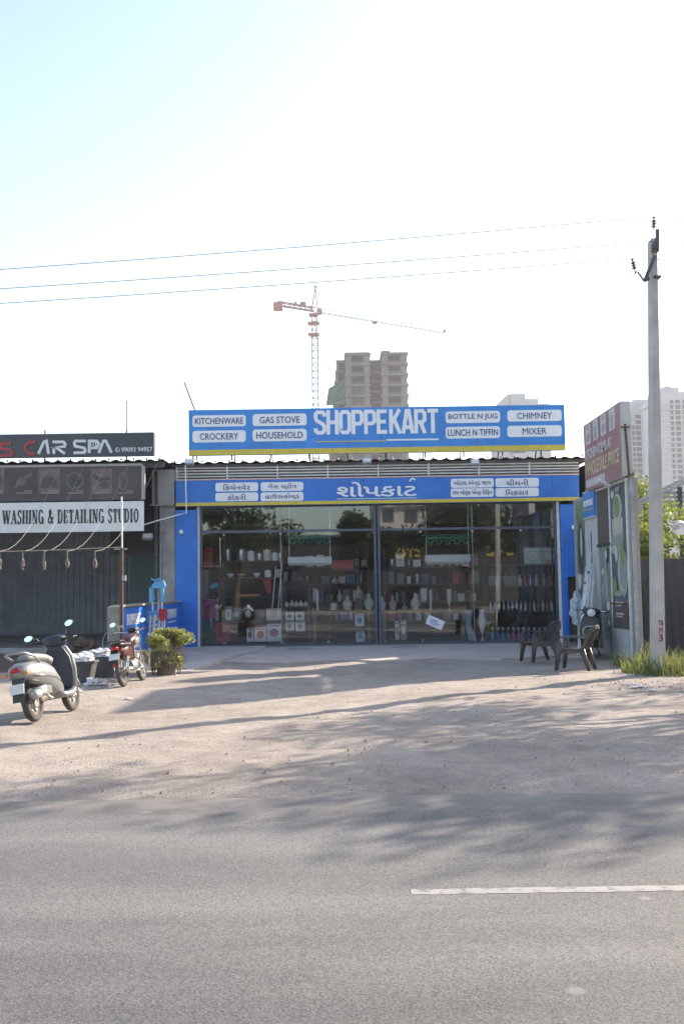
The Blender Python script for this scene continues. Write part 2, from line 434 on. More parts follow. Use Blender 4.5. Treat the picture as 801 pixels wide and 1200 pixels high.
def text_mesh(body, bold=0.0, extr=.02):
    cu = bpy.data.curves.new('t', 'FONT'); cu.body = body; cu.extrude = extr; cu.offset = bold; cu.resolution_u = 3
    ob = bpy.data.objects.new('t', cu); C.objects.link(ob)
    bpy.context.view_layer.update()
    dg = bpy.context.evaluated_depsgraph_get()
    me = bpy.data.meshes.new_from_object(ob.evaluated_get(dg))
    bpy.data.objects.remove(ob); bpy.data.curves.remove(cu)
    return me
def put_text(mb, body, u0, u1, v0, v1, y=0, bold=0.0, thick=.012, keep=None):
    """text fitted to the box u0..u1, v0..v1 of mb's local XZ plane, front at -Y"""
    me = text_mesh(body, bold)
    xs = [v.co.x for v in me.vertices]; ys = [v.co.y for v in me.vertices]
    if not xs: return mb
    sx = (u1 - u0) / (max(xs) - min(xs)); sz = (v1 - v0) / (max(ys) - min(ys))
    if keep: sx = min(sx, sz * keep)
    um = (u0 + u1) / 2 - (max(xs) + min(xs)) / 2 * sx
    M = Matrix(((sx, 0, 0, um), (0, 0, -thick / .04, y - thick / 2), (0, sz, 0, v0 - min(ys) * sz), (0, 0, 0, 1)))
    mb.add_mesh(me, M); bpy.data.meshes.remove(me); return mb
def rrect(u0, u1, v0, v1, r, k=4):
    out = []
    for (cx_, cy_, a0) in ((u1 - r, v1 - r, 0), (u0 + r, v1 - r, 90), (u0 + r, v0 + r, 180), (u1 - r, v0 + r, 270)):
        for i in range(k + 1):
            a = R(a0 + 90 * i / k); out.append((cx_ + r * math.cos(a), cy_ + r * math.sin(a)))
    return out
def ell(cx_, cz_, a, b, n=20, t0=0, t1=360):
    return [(cx_ + a * math.cos(R(t0 + (t1 - t0) * i / n)), cz_ + b * math.sin(R(t0 + (t1 - t0) * i / n))) for i in range(n + (t1 - t0 != 360))]
def corrugated(mb, p0, u, v, lu, lv, pitch=.1, depth=.03, th=.004):
    """sheet from p0, ribs running along v, profile stepping along u"""
    p0, u, v = Vector(p0), Vector(u).normalized(), Vector(v).normalized(); nn = u.cross(v)
    n = max(2, int(lu / pitch * 4)); prev = None
    prof = (0, 1, 1, 0)
    for i in range(n + 1):
        d = prof[i % 4] * depth
        a = mb.v(p0 + u * (lu * i / n) + nn * d); b = mb.v(p0 + u * (lu * i / n) + v * lv + nn * d)
        if prev: mb.f((prev[0], a, b, prev[1]))
        prev = (a, b)
    return mb
def leaves(name, blobs, n, size, m, parent=None, seed=1, keep=None, aspect=.5, shell=.55):
    rnd = random.Random(seed); vs = []; fs = []
    tot = sum(b[1][0] * b[1][1] * b[1][2] for b in blobs); cnt = 0
    for (c, rad) in blobs:
        k = int(n * rad[0] * rad[1] * rad[2] / tot)
        for _ in range(k):
            d = Vector((rnd.gauss(0, 1), rnd.gauss(0, 1), rnd.gauss(0, 1))).normalized()
            q = (shell + (1 - shell) * rnd.random()) if rnd.random() < .75 else rnd.random()
            p = Vector(c) + Vector((d.x * rad[0], d.y * rad[1], d.z * rad[2])) * q
            if keep and not keep(p): continue
            s_ = size * rnd.uniform(.6, 1.35)
            a = Vector((rnd.gauss(0, 1), rnd.gauss(0, 1), rnd.gauss(0, .6))).normalized(); b = a.orthogonal().normalized()
            b = (Matrix.Rotation(rnd.uniform(0, 6.28), 3, a) @ b) * s_ * aspect * .5; a = a * s_ * .5
            i = len(vs); vs += [p - a, p + b, p + a, p - b]; fs.append((i, i + 1, i + 2, i + 3))
    mb = MB(); bv = [mb.bm.verts.new(p) for p in vs]
    for f in fs: mb.bm.faces.new([bv[i] for i in f])
    return mb.build(name, m, parent, fix=False)
# ================================================================== SETTING
def axis(lo, hi, step, far, k=1.5):
    a = []; x = lo
    while x < hi: a.append(x); x += step
    a.append(hi); s_ = step; x = hi
    while x < far: s_ *= k; x += s_; a.append(x)
    s_ = step; x = lo; pre = []
    while x > -far: s_ *= k; x -= s_; pre.append(x)
    return list(reversed(pre)) + a
gx = axis(-9, 9, .12, 900); gy = axis(6.6, 21, .12, 900)
mb = MB(); grid = []
for y in gy:
    row = []
    for x in gx:
        z = 0
        if -40 < x < 40 and 7 < y < 30:
            z = noise.noise((x * .35, y * .35, 0)) * .035 + noise.noise((x * 1.6, y * 1.6, 3)) * .018 + noise.noise((x * 4.5, y * 4.5, 7)) * .011 + noise.noise((x * 11, y * 11, 9)) * .006
            # wheel ruts and worn hollows on the apron
            z -= .03 * math.exp(-((x - 1.7) / 1.3) ** 2 - ((y - 17.6) / .35) ** 2)
        if 8 < y < 20:
            for a_, b_, c_ in ((11.2, .10, .6), (12.7, .10, .6), (9.6, -.06, 2.1), (14.6, .22, 1.2)):
                z -= .02 * math.exp(-((y - a_ - b_ * x - .35 * math.sin(x * .5 + c_)) / .12) ** 2)
        if y < 8.2: z -= .075 * min(1, (8.2 - y) / .9) ** 1.2 if y > -9 else 0
        if y < -8: z = 0
        row.append(mb.v((x, y, z)))
    grid.append(row)
for i in range(len(gy) - 1):
    for j in range(len(gx) - 1): mb.f((grid[i][j], grid[i][j + 1], grid[i + 1][j + 1], grid[i + 1][j]))
g = mb.build('ground', 'dry_dirt', smooth=True); tag(g, None, None, kind='structure')
mb = MB(); mb.span(-400, 400, -7.6, 7.55, -.3, 0)
tag(mb.build('road', 'asphalt'), None, None, kind='structure')
mat('road_paint', (.15, .147, .142), .9, scale=15, col2=(.27, .262, .25), pos=(.38, .50))
mb = MB()
p = G(481, 1045.5)
for k in range(-3, 6):
    x0 = p.x + k * 9
    ed = [(x0 + 3.4 * i / 60, p.y - .045 + random.uniform(-.006, .006), p.y + .045 + random.uniform(-.006, .006)) for i in range(61)]
    lo = [mb.v((x, a_, .0015)) for x, a_, b_ in ed]; hi = [mb.v((x + random.uniform(-.01, .01), b_, .0015)) for x, a_, b_ in ed]
    for i in range(60): mb.f((lo[i], lo[i + 1], hi[i + 1], hi[i]))
tag(mb.build('road_marking', 'road_paint'), None, None, kind='structure')

mat('pavers', (.47, .39, .355), .9, var=.18, scale=2.5, bump=.5, bscale=14)
mat('ramp_concrete', (.47, .41, .385), .9, var=.2, scale=2, bump=.3, bscale=10)
mb = MB()
poly = [(-1.95, 26.0), (5.5, 26.0), (5.5, 22.2)] + [(5.0 - .62 * i, 21.2 + .35 * math.sin(i * 1.7) - .03 * i) for i in range(13)]
a = [mb.v((x, y, .05)) for x, y in poly]; b = [mb.v((x, y, -.12)) for x, y in poly]
mb.f(a)
for i in range(len(a)): mb.f((a[i], b[i], b[(i + 1) % len(a)], a[(i + 1) % len(a)]))
tag(mb.build('forecourt', 'pavers'), None, None, kind='structure')
mb = MB()
top = [(-4.03, 26.0, .10), (-1.95, 26.0, .10), (-1.97, 24.4, .10), (-2.3, 23.2, .09), (-2.55, 21.6, .075), (-2.75, 19.9, .04), (-2.95, 19.2, .0), (-4.03, 19.2, .0)]
a = [mb.v(p) for p in top]; b = [mb.v((x, y, -.15)) for x, y, z in top]
mb.f(a)
for i in range(len(a)): mb.f((a[i], b[i], b[(i + 1) % len(a)], a[(i + 1) % len(a)]))
tag(mb.build('ramp', 'ramp_concrete'), None, None, kind='structure')

# ================================================================== SHOP
YF = 26.0
def xz(px, py, Y=YF):
    p = W(px, py, Y); return p.x, p.z
xL = xz(206, 575)[0]; xR = xz(678, 572)[0]
gL = xz(233, 680)[0]; gR = xz(655, 680)[0]
zTop = xz(440, 590)[1]; zRoof = xz(440, 541)[1]; zTr = xz(440, 620.5)[1]; zF = .07
shop = thing('shop_building', 'single storey shop with a wide glass front, blue pillars and white louvre band', 'shop', ((xL + xR) / 2, 29, 0))
mb = MB()
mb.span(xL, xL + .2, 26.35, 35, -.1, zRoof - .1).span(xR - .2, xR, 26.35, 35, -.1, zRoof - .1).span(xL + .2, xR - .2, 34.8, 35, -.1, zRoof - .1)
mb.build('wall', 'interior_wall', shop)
MB().span(xL + .2, xR - .2, 26.0, 34.8, -.1, zF).build('floor', 'interior_floor', shop)
MB().span(xL + .2, xR - .2, 26.5, 34.8, zTop + .05, zTop + .12).build('ceiling', 'ceiling_white', shop)
mb = MB(); corrugated(mb, (xL - .15, 25.78, zRoof), (1, 0, 0), (0, 1, .015), xR - xL + .55, 9.6, .30, .035)
mb.span(xL - .1, xR + .3, 25.95, 26.05, zRoof - .07, zRoof - .012)
roof = mb.build('roof', 'roof_sheet', shop)
def bolts(x0_, x1_, y_, z_, step, par):
    x = x0_
    while x < x1_:
        MB().lathe([(.02, 0), (.024, .03), (.012, .055)], 6, (x, y_, z_)).build('roof_bolt', 'dark_steel', par); x += step
bolts(xL, xR + .3, 25.86, zRoof + .03, .345, roof)
# pillars
MB().span(xL, gL - .03, 25.9, 26.3, 0, zTop - .1).build('pillar', 'pillar_blue', shop, bevel=.012)
zNb = xz(666, 676)[1]
mb = MB(); mb.span(gR + .06, xR - .05, 25.9, 26.3, zNb, zTop - .1).span(gR + .06, gR + .19, 25.9, 26.3, 0, zNb)
mb.build('pillar', 'pillar_blue', shop, bevel=.012)
mb = MB(); mb.span(gR + .19, xR + .3, 26.2, 26.3, 0, zNb - .003)
for z_ in (.9, 1.25, 1.6): mb.span(gR + .2, xR + .2, 26.0, 26.2, z_, z_ + .03)
mb.build('niche', 'brown_panel', shop)
# louvre band
zl0, zl1 = xz(440, 560.5)[1], xz(440, 543.5)[1]
lou = MB().span(xL + .02, xR + .05, 26.12, 26.2, zl0, zl1).build('louvre_panel', 'void_dark', shop)
mb = MB(); n = 5
for i in range(n):
    z_ = zl0 + (zl1 - zl0) * (i + .35) / n
    mb.box(((xL + xR) / 2, 26.03, z_), (xR - xL + .02, .05, .034), Euler((R(-20), 0, 0)))
k = 0; x = xL + .03
while x < xR + .03:
    mb.span(x - .018, x + .018, 25.965, 26.11, zl0, zl1); x += (xR - xL) / 8.0
mb.build('louvre', 'louvre_white', lou)
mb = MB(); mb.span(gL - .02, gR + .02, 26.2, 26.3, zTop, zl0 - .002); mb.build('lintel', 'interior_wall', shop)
# glass front
xm0, xm1 = xz(438.5, 680)[0], xz(446, 680)[0]
for (a_, b_) in ((gL + .03, gL + .08), (xm0, xm0 + .065), (xm1 - .065, xm1), (gR - .09, gR - .04)):
    q = MB().span(a_, b_, 26.06, 26.15, zF, zTop).build('mullion', 'frame_steel', shop)
win = MB().span(gL + .083, gR - .093, 26.152, 26.19, zF - .002, zF + .05).build('window', 'frame_steel', shop)
def bars(xa, xb):
    for nm, za, zb_ in (('transom', zTr - .03, zTr + .03), ('sill', zF, zF + .06), ('head_rail', zTop - .05, zTop)): MB().span(xa, xb, 26.075, 26.145, za, zb_).build(nm, 'frame_steel', win)
bars(gL + .083, xm0 - .003); bars(xm1 + .003, gR - .093)
for px in (329, 555):
    xx = xz(px, 690)[0]; MB().span(xx - .006, xx + .006, 26.09, 26.125, zF + .062, zTr - .032).span(xx - .006, xx + .006, 26.09, 26.125, zTr + .032, zTop - .052).build('glass_joint', 'galv_metal', win)
for px in (262, 329, 384, 494, 555, 612):
    xx = xz(px, 690)[0]
    for zz in (zTr - .07, zF + .10): MB().box((xx, 26.088, zz), (.05, .02, .05)).build('glass_clamp', 'galv_metal', win)
def pane(xa, xb, za, zb): MB().span(xa, xb, 26.105, 26.111, za, zb).build('pane', 'shop_glass', win)
for xa, xb, s_ in ((gL + .085, xm0 - .004, 329), (xm1 + .004, gR - .095, 555)):
    xx = xz(s_, 690)[0]
    for (a_, b_) in ((xa, xx - .008), (xx + .008, xb)):
        pane(a_, b_, zF + .063, zTr - .033); pane(a_, b_, zTr + .033, zTop - .053)
# pale shutter guides
for x_ in (gL - .012, gR + .01):
    MB().span(x_ - .03, x_ + .035, 26.0, 26.1, 0, zTop).build('shutter_guide', 'louvre_white', shop)
tag(MB().span(*[xz(456, 700)[0], xz(484, 700)[0]], 25.2, 25.5, .05, .065).build('door_mat', 'grey_good'), 'flat grey mat on the forecourt by the glass doors, right of the centre post', 'mat')
tag(MB().span(*[xz(338, 700)[0], xz(366, 700)[0]], 25.0, 25.3, .05, .065).build('door_mat', 'grey_good'), 'flat grey mat on the forecourt by the glass doors, left of the centre post', 'mat')

# ---- upper sign
def plate(parent, px0, px1, py0, py1, text, Y, bold=.006, fit=.86, hfit=.56):
    cx_, cy_ = (px0 + px1) / 2, (py0 + py1) / 2
    x0 = xz(px0, cy_, Y)[0]; x1 = xz(px1, cy_, Y)[0]; z0 = xz(cx_, py1, Y)[1]; z1 = xz(cx_, py0, Y)[1]
    o = MB().prism(rrect(x0, x1, z0, z1, (z1 - z0) * .24), Y - .008, Y + .004).build('label_plate', 'white_vinyl', parent)
    h = (z1 - z0) * hfit; w = (x1 - x0) * fit
    m_ = MB(); bold = 0 if text in ('CHIMNEY', 'MIXER') else bold; put_text(m_, text, (x0 + x1) / 2 - w / 2, (x0 + x1) / 2 + w / 2, (z0 + z1) / 2 - h / 2, (z0 + z1) / 2 + h / 2, Y - .010, bold, .008)
    m_.build('lettering', 'navy_letter', o); return o
Y1 = 25.6
x0, x1 = xz(221, 508, Y1)[0], xz(661.5, 500, Y1)[0]; z0, z1 = xz(441, 530.7, Y1)[1], xz(441, 477.3, Y1)[1]; zy = xz(441, 524.3, Y1)[1]
us = thing('rooftop_sign', 'long blue rooftop shop sign with white English lettering and a yellow base strip', 'sign', ((x0 + x1) / 2, Y1, zRoof))
MB().span(x0, x1, Y1, Y1 + .14, z0, z1).build('panel', 'sign_blue', us, bevel=.006)
MB().span(x0 + .002, x1 - .002, Y1 - .004, Y1 + .003, z0 + .002, zy).build('yellow_stripe', 'yellow_vinyl', us)
x = x0 + .1
while x < x1:
    MB().beam((x, Y1 + .1, zRoof + .045), (x, Y1 + .1, z0 + .02), .035).beam((x, Y1 + .1, z1 - .3), (x, Y1 + .9, zRoof + .06), .03).build('support_post', 'dark_steel', us); x += .975
for q in ((225.6, 288, 486.6, 500, 'KITCHENWARE', .9), (225.6, 288, 504.6, 518.3, 'CROCKERY', .72), (296, 359.2, 485, 499, 'GAS STOVE', .74), (296, 359.2, 503, 517, 'HOUSEHOLD', .86),
          (521.7, 585.4, 481.8, 495.6, 'BOTTLE N JUG', .90), (521.7, 585.4, 500, 513.7, 'LUNCH N TIFFIN', .92), (593.9, 657.5, 480.6, 493.7, 'CHIMNEY', .64), (593.9, 657.5, 498.7, 511.8, 'MIXER', .44)):
    plate(us, *q[:5], Y1, fit=q[5])
mb = MB(); a_, b_ = xz(368.5, 494, Y1)[0], xz(513, 494, Y1)[0]
def block(mb, text, u0, u1, v0, v1, y, st=.26, th=.012):
    g_ = {'S': [[(.9, .74), (.9, .84), (.74, .92), (.26, .92), (.1, .84), (.1, .68), (.2, .58), (.8, .42), (.9, .32), (.9, .16), (.74, .08), (.26, .08), (.1, .16), (.1, .26)]],
          'H': [[(.1, 0), (.1, 1)], [(.9, 0), (.9, 1)], [(.1, .5), (.9, .5)]], 'O': [[(.1, .18), (.1, .82), (.3, .92), (.7, .92), (.9, .82), (.9, .18), (.7, .08), (.3, .08), (.1, .18)]],
          'P': [[(.1, 0), (.1, 1)], [(.1, .92), (.72, .92), (.9, .83), (.9, .52), (.72, .43), (.1, .43)]], 'E': [[(.1, 0), (.1, 1)], [(.1, .92), (.9, .92)], [(.1, .5), (.8, .5)], [(.1, .08), (.9, .08)]],
          'K': [[(.1, 0), (.1, 1)], [(.92, 1), (.22, .45)], [(.4, .58), (.95, 0)]], 'A': [[(.06, 0), (.42, 1)], [(.58, 1), (.94, 0)], [(.22, .26), (.78, .26)], [(.42, .93), (.58, .93)]],
          'R': [[(.1, 0), (.1, 1)], [(.1, .92), (.72, .92), (.9, .83), (.9, .55), (.72, .46), (.1, .46)], [(.5, .46), (.92, 0)]], 'T': [[(.5, 0), (.5, 1)], [(0, .92), (1, .92)]]}
    n_ = len(text); pw = (u1 - u0) / (n_ * 1.18 - .18); h_ = v1 - v0
    for i_, ch in enumerate(text):
        for j_, pl_ in enumerate(g_[ch]):
            mb.ribbon([(u0 + pw * (i_ * 1.18 + p_[0]), v0 + h_ * p_[1]) for p_ in pl_], st * pw * 1.35, y - th - .0007 * j_, y, closed=(ch == 'O'))
    return mb
block(mb, 'SHOPPEKART', a_, b_, xz(441, 508.5, Y1)[1], xz(441, 480, Y1)[1], Y1 + .001)
mb.build('title_lettering', 'white_vinyl', us)
mb = MB(); zc = xz(441, 516.5, Y1)[1]; xm = xz(453, 515, Y1)[0]
mb.span(a_, xm - .01, Y1 - .006, Y1 + .002, zc - .018, zc + .006); ul = mb.build('underline', 'yellow_vinyl', us)
mb = MB(); mb.span(xm, b_, Y1 - .006, Y1 + .002, zc - .005, zc + .035); mb.build('underline', 'white_vinyl', us)

def seams(par, x0_, x1_, z0_, z1_, y_, step):
    x = x0_ + step
    while x < x1_ - .3:
        MB().span(x - .005, x + .005, y_ - .003, y_ + .002, z0_, z1_).build('seam', 'frame_steel', par); x += step
seams(us, x0, x1, zy + .003, z1, Y1, 2.42)
# ---- lower fascia sign
Y2 = 25.8
z0, z1 = xz(441, 590, Y2)[1], xz(441, 560, Y2)[1]; zy = xz(441, 586, Y2)[1]; x0, x1 = xz(206, 577, Y2)[0], xz(678, 571, Y2)[0]
ls = thing('fascia_sign', 'blue shop fascia with Gujarati lettering and a thin yellow strip above the glass', 'sign', ((x0 + x1) / 2, Y2, z0))
MB().span(x0, x1, Y2, Y2 + .16, z0, z1).build('panel', 'fascia_blue', ls, bevel=.006)
MB().span(x0 + .002, x1 - .002, Y2 - .004, Y2 + .003, z0 + .002, zy).build('yellow_stripe', 'yellow_vinyl', ls)
seams(ls, x0, x1, zy + .003, z1, Y2, 2.38)
MB().span(x0, x1, Y2 - .01, Y2 + .1, z1 + .002, z1 + .035).build('top_trim', 'pale_pink', ls)
for q in ((252.4, 302.4, 565.6, 575.8, 'િકચેનવેર', .62), (252.4, 302.4, 577.4, 587.3, 'કોકરી', .44), (305.5, 355.4, 565, 575.4, 'ગેસ સ્ટોવ', .68), (305.5, 355.4, 576.8, 587, 'હાઉસહોલ્ડ', .8),
          (527.7, 578, 560.8, 571.4, 'બોટલ એન્ડ જગ', .86), (527.7, 578, 572.2, 582.4, 'લંચ બોક્સ એન્ડ િટિફન', .92), (580, 630.7, 560.2, 570.6, 'ચીમની', .52), (580, 630.7, 571.7, 581.8, 'િમકસર', .52)):
    plate(ls, *q[:5], Y2, fit=q[5], hfit=.72, bold=.004)
mb = MB(); u0, u1 = xz(394, 574, Y2)[0], xz(488, 572, Y2)[0]; v0, v1 = xz(441, 582, Y2)[1], xz(441, 564.5, Y2)[1]
put_text(mb, 'શોપકાટ', u0, u1, v0, v1, Y2 - .006, .014, .014)
cxr = u1 - .10; czr = v1 + .005
mb.ribbon(ell(cxr, czr, .07, .055, 8, 200, 20), .035, Y2 - .013, Y2)
mb.build('title_lettering', 'white_vinyl', ls)
mb = MB(); zc = xz(441, 584, Y2)[1]; mb.span(u0, u1, Y2 - .006, Y2 + .002, zc - .01, zc + .008); mb.build('underline', 'pale_green', ls)

# ---- floodlights and cameras on the shop
def floodlight(px, py, Y, label, w=.22, back=.5, group=None):
    p = W(px, py, Y)
    t = thing('floodlight', label, 'floodlight', p, group=group)
    MB().box(p, (w, .08, .17), Euler((R(-35), 0, 0))).build('housing', 'galv_metal', t, bevel=.01)
    MB().box(p + Vector((0, -.044, .028)), (w * .82, .012, .12), Euler((R(-35), 0, 0))).build('lens', 'lens', t)
    MB().tube([p + Vector((0, .05, 0)), p + Vector((0, back, -.02))], .014, 6).build('bracket', 'dark_steel', t)
    return t
floodlight(222, 541.8, 25.3, 'small grey floodlight on the roof edge under the left end of the blue rooftop sign')
floodlight(429.5, 540.5, 25.3, 'small grey floodlight on the roof edge below the middle of the blue rooftop sign')
floodlight(556, 542.5, 25.3, 'small grey floodlight on the roof edge below the BOTTLE N JUG plate')
for px, py, lab in ((212.5, 624, 'white security camera on the left blue pillar beside the concrete pillar'), (671.5, 618.5, 'white security camera on the right blue pillar by the poster wall')):
    p = W(px, py, 25.8)
    t = thing('security_camera', lab, 'camera', p)
    MB().lathe([(.045, -.05), (.055, 0), (.05, .06), (.03, .075)], 12, p, Matrix.Rotation(R(70), 3, 'X')).build('body', 'white_good', t, smooth=True)
    MB().box(p + Vector((0, .06, .03)), (.05, .09, .04)).build('bracket', 'white_good', t)
p0 = W(228, 480, 25.9); p1 = W(216, 448, 25.9)
tag(MB().tube([p0 + Vector((.25, 0, -.85)), p0, p1], .02, 6).build('antenna_rod', 'dark_steel'), 'thin slanting metal rod rising behind the left end of the rooftop sign', 'rod')
# ================================================================== GOODS IN THE SHOP
YS = 27.4
ORD = ('first', 'second', 'third', 'fourth', 'fifth', 'sixth', 'seventh', 'eighth', 'ninth', 'tenth', 'eleventh', 'twelfth', 'thirteenth', 'fourteenth', 'fifteenth', 'sixteenth', 'seventeenth', 'eighteenth', 'nineteenth', 'twentieth')
def put(px, py, Y): return W(px, py, Y)
def bottle_mesh(h, r, prof=None):
    return [(r * .9, 0), (r, h * .06), (r, h * .62), (r * .42, h * .78), (r * .42, h * .95), (r * .36, h)] if prof is None else [(a * r, b * h) for a, b in prof]
URN = [(.55, 0), (.6, .05), (.95, .3), (1, .45), (.7, .62), (.32, .74), (.30, .82), (.42, .86), (.1, 1)]
CAN = [(.95, 0), (1, .04), (1, .86), (.96, .9), (.3, .93), (.2, 1)]
BOWL = [(.4, 0), (.9, .6), (1, 1), (.94, 1), (.5, .3)]
VASE = [(.5, 0), (.55, .05), (.16, .12), (.14, .26), (.6, .36), (1, .55), (.95, .75), (.62, .92), (.75, 1)]
def jar(name, label, cat, px, py, hpx, wpx, m, Y=YS, prof=None, group=None, n=14):
    p = put(px, py, Y); s_ = Y / FPX
    o = MB().lathe(bottle_mesh(hpx * s_, wpx * s_ / 2, prof), n, p).build(name, m, smooth=True)
    return tag(o, label, cat, group)
def crate(name, label, cat, px0, px1, py0, py1, m, Y=YS, d=.3, group=None, face=None):
    a = put(px0, py1, Y); b = put(px1, py0, Y)
    t = thing(name, label, cat, ((a.x + b.x) / 2, Y + d / 2, a.z), group=group)
    MB().span(a.x, b.x, Y, Y + d, a.z, b.z).build('carton', m, t, bevel=.006)
    if face:
        w, h = b.x - a.x, b.z - a.z
        MB().prism(ell(a.x + w * .5, a.z + h * .5, w * .3, h * .26, 12), Y - .003, Y + .002).build('picture', face, t)
        MB().span(a.x + w * .12, b.x - w * .12, Y - .003, Y + .002, b.z - h * .16, b.z - h * .07).build('print_band', face, t)
    return t
def rack(name, label, px0, px1, levels, Y=YS, d=.45, verts=(0, 1), m='dark_steel'):
    a = put(px0, 752, Y); b = put(px1, 752, Y)
    t = thing(name, label, 'shelf', ((a.x + b.x) / 2, Y + d / 2, zF))
    top = max(put((px0 + px1) / 2, l, Y).z for l in levels)
    for l in levels:
        z = put((px0 + px1) / 2, l, Y).z
        MB().span(a.x, b.x, Y - .02, Y + d, z - .03, z).build('shelf_board', m, t)
    for q in verts:
        x = a.x + (b.x - a.x) * q
        MB().span(x - .02, x + .02, Y - .03, Y - .022, zF, top + .5).span(x - .02, x + .02, Y + d, Y + d + .03, zF, top + .5).build('upright', m, t)
    MB().span(a.x, b.x, Y + d + .032, Y + d + .05, zF, top + .7).build('back_panel', 'void_dark', t)
    return t
rack('display_shelf', 'tall dark metal rack of kitchenware inside the glass left of the centre', 262, 331, (657, 676.5, 699, 727.5))
for k_, (px, w, h, m) in enumerate(((267, 8, 15, 'steel_good'), (283, 10, 15, 'steel_good'), (294, 9, 12, 'white_good'), (304, 7, 10, 'steel_good'), (313, 9, 14, 'cream_good'), (322, 7, 10, 'white_good'), (328.5, 6, 10, 'steel_good'))):
    jar('canister', {'steel_good': 'steel canister on the top shelf of the left rack', 'white_good': 'white canister on the top shelf of the left rack', 'cream_good': 'cream canister on the top shelf of the left rack'}[m] + ', ' + ORD[k_] + ' from the left', 'canister', px, 657, h, w, m, prof=CAN, group='canisters on the top shelf')
for k_, (px, w, h, m) in enumerate(((270, 9, 4, 'white_good'), (283, 11, 4, 'steel_good'), (301, 8, 5, 'white_good'))):
    jar('bowl', {'white_good': 'small white bowl on the second shelf of the left rack', 'steel_good': 'wide steel bowl on the second shelf of the left rack'}[m] + ', ' + ORD[k_] + ' from the left', 'bowl', px, 676.5, h, w, m, prof=BOWL, group='bowls on the second shelf')
jar('water_jug', 'white lidded jug on the second shelf, left rack', 'jug', 314, 676.5, 9, 8, 'white_good', prof=CAN)
jar('water_jug', 'cream lidded jug at the right end of the second shelf', 'jug', 326, 676.5, 10, 7, 'cream_good', prof=CAN)
p = put(314, 696, YS - .1)
tag(MB(Matrix.Translation(p)).prism([(-.02, 0), (.07, 0), (.09, .42), (-.14, .38)], -.01, .01).build('dustpan', 'red_good'), 'red wedge shaped plastic dustpan hanging on the left rack', 'dustpan')
crate('serving_tray', 'flat orange tray on the third shelf of the left rack', 'tray', 277, 304, 696, 699, 'orange_good', d=.2)
for px0, px1, py0, m, fc, lab in ((264, 271, 711, 'white_good', 'blue_good', 'narrow white carton with blue print on the lowest shelf of the left rack'), (273, 283, 712, 'grey_good', 'steel_good', 'grey gas stove carton with a pale oval picture'),
                        (285, 296, 711, 'void_dark', 'steel_good', 'black gas stove carton with a pale oval picture'), (299, 309, 714, 'purple_good', 'grey_good', 'purple carton on the lowest shelf of the left rack'), (312, 329, 713, 'cream_good', 'pale_pink', 'wide cream carton on the lowest shelf of the left rack')):
    crate('product_box', lab, 'box', px0, px1, py0, 727, m, face=fc)
for px0, px1, py0, m, fc, lab in ((289, 297, 736, 'white_good', 'grey_good', 'narrow white carton on the shop floor under the left rack'), (298, 312, 735, 'white_good', 'red_good', 'white carton with a red picture on the shop floor behind the glass'), (313, 329, 731, 'white_good', 'pink_good', 'tall white carton with a pink picture on the shop floor behind the glass')):
    crate('product_box', lab, 'box', px0, px1, py0, 752, m, Y=27.0, d=.3, face=fc)
crate('storage_bin', 'dark red plastic storage box stacked above a teal bin at the left of the glass', 'storage box', 236, 252, 702, 726, 'red_good', Y=26.9, d=.4)
crate('storage_bin', 'teal plastic bin on the floor at the left end of the glass', 'bin', 235, 250, 727, 753, 'bin_teal', Y=26.9, d=.4)
crate('storage_bin', 'dark red plastic bin on the floor right of the teal bin', 'bin', 252, 268, 730, 753, 'red_good', Y=27.0, d=.4)
p = put(254, 714, 26.95)
t = thing('kettle', 'white enamel kettle standing above the dark red floor bin', 'kettle', p)
MB().lathe([(.05, -.3), (.05, 0), (.085, .01), (.09, .06), (.05, .12), (.02, .15)], 12, p).build('body', 'white_good', t, smooth=True)
MB().tube([p + Vector((.07, 0, .05)), p + Vector((.13, 0, .12))], [.02, .012], 6).build('spout', 'white_good', t)
MB().tube([p + Vector((-.06, 0, .08)), p + Vector((-.05, 0, .19)), p + Vector((.05, 0, .19)), p + Vector((.06, 0, .08))], .008, 6).build('handle', 'dark_steel', t)
# centre display tables
rack('display_shelf', 'low table and shelf of pots behind the glass left of the centre post', 334, 362, (711, 727, 741), verts=(0, 1))
for k_, (px, w, h) in enumerate(((336, 6, 6), (342, 6, 8), (347, 6, 7), (352.5, 6, 8), (358, 6, 7))):
    jar('small_pot', 'small cream pot, ' + ORD[k_] + ' from the left in the row on the low table', 'pot', px, 711, h, w, 'cream_good', prof=URN, group='pots on the low table')
for px0, px1, py0, py1 in ((334, 344, 717, 727), (346, 356, 717, 727), (334, 344, 728, 740), (346, 357, 728, 740)):
    crate('product_box', {(334, 717): 'white and grey carton at the upper left of the low table', (346, 717): 'white and grey carton at the upper right of the low table', (334, 728): 'white and grey carton at the lower left of the low table', (346, 728): 'white and grey carton at the lower right of the low table'}[(px0, py0)], 'box', px0, px1, py0, py1, 'white_good', face='grey_good')
def table(px0, px1, py, Y, label):
    a, b = put(px0, py, Y), put(px1, py, Y)
    t = thing('display_table', label, 'table', ((a.x + b.x) / 2, Y + .3, zF))
    MB().span(a.x, b.x, Y, Y + .6, a.z - .05, a.z).build('table_top', 'wood', t, bevel=.005)
    for x in (a.x + .05, b.x - .05):
        for y in (Y + .05, Y + .55): MB().span(x - .03, x + .03, y - .03, y + .03, zF, a.z - .052).build('leg', 'wood', t)
    MB().span(a.x + .1, b.x - .1, Y + .1, Y + .5, .35, .38).build('lower_shelf', 'wood', t)
table(366, 434, 716, YS, 'wooden display table with urns left of the centre post')
table(448, 545, 716, YS, 'wooden display table with pale lanterns right of the centre post')
jar('urn', 'cream rounded urn with a narrow neck on the left display table', 'urn', 407, 715, 17, 13, 'cream_good', prof=URN)
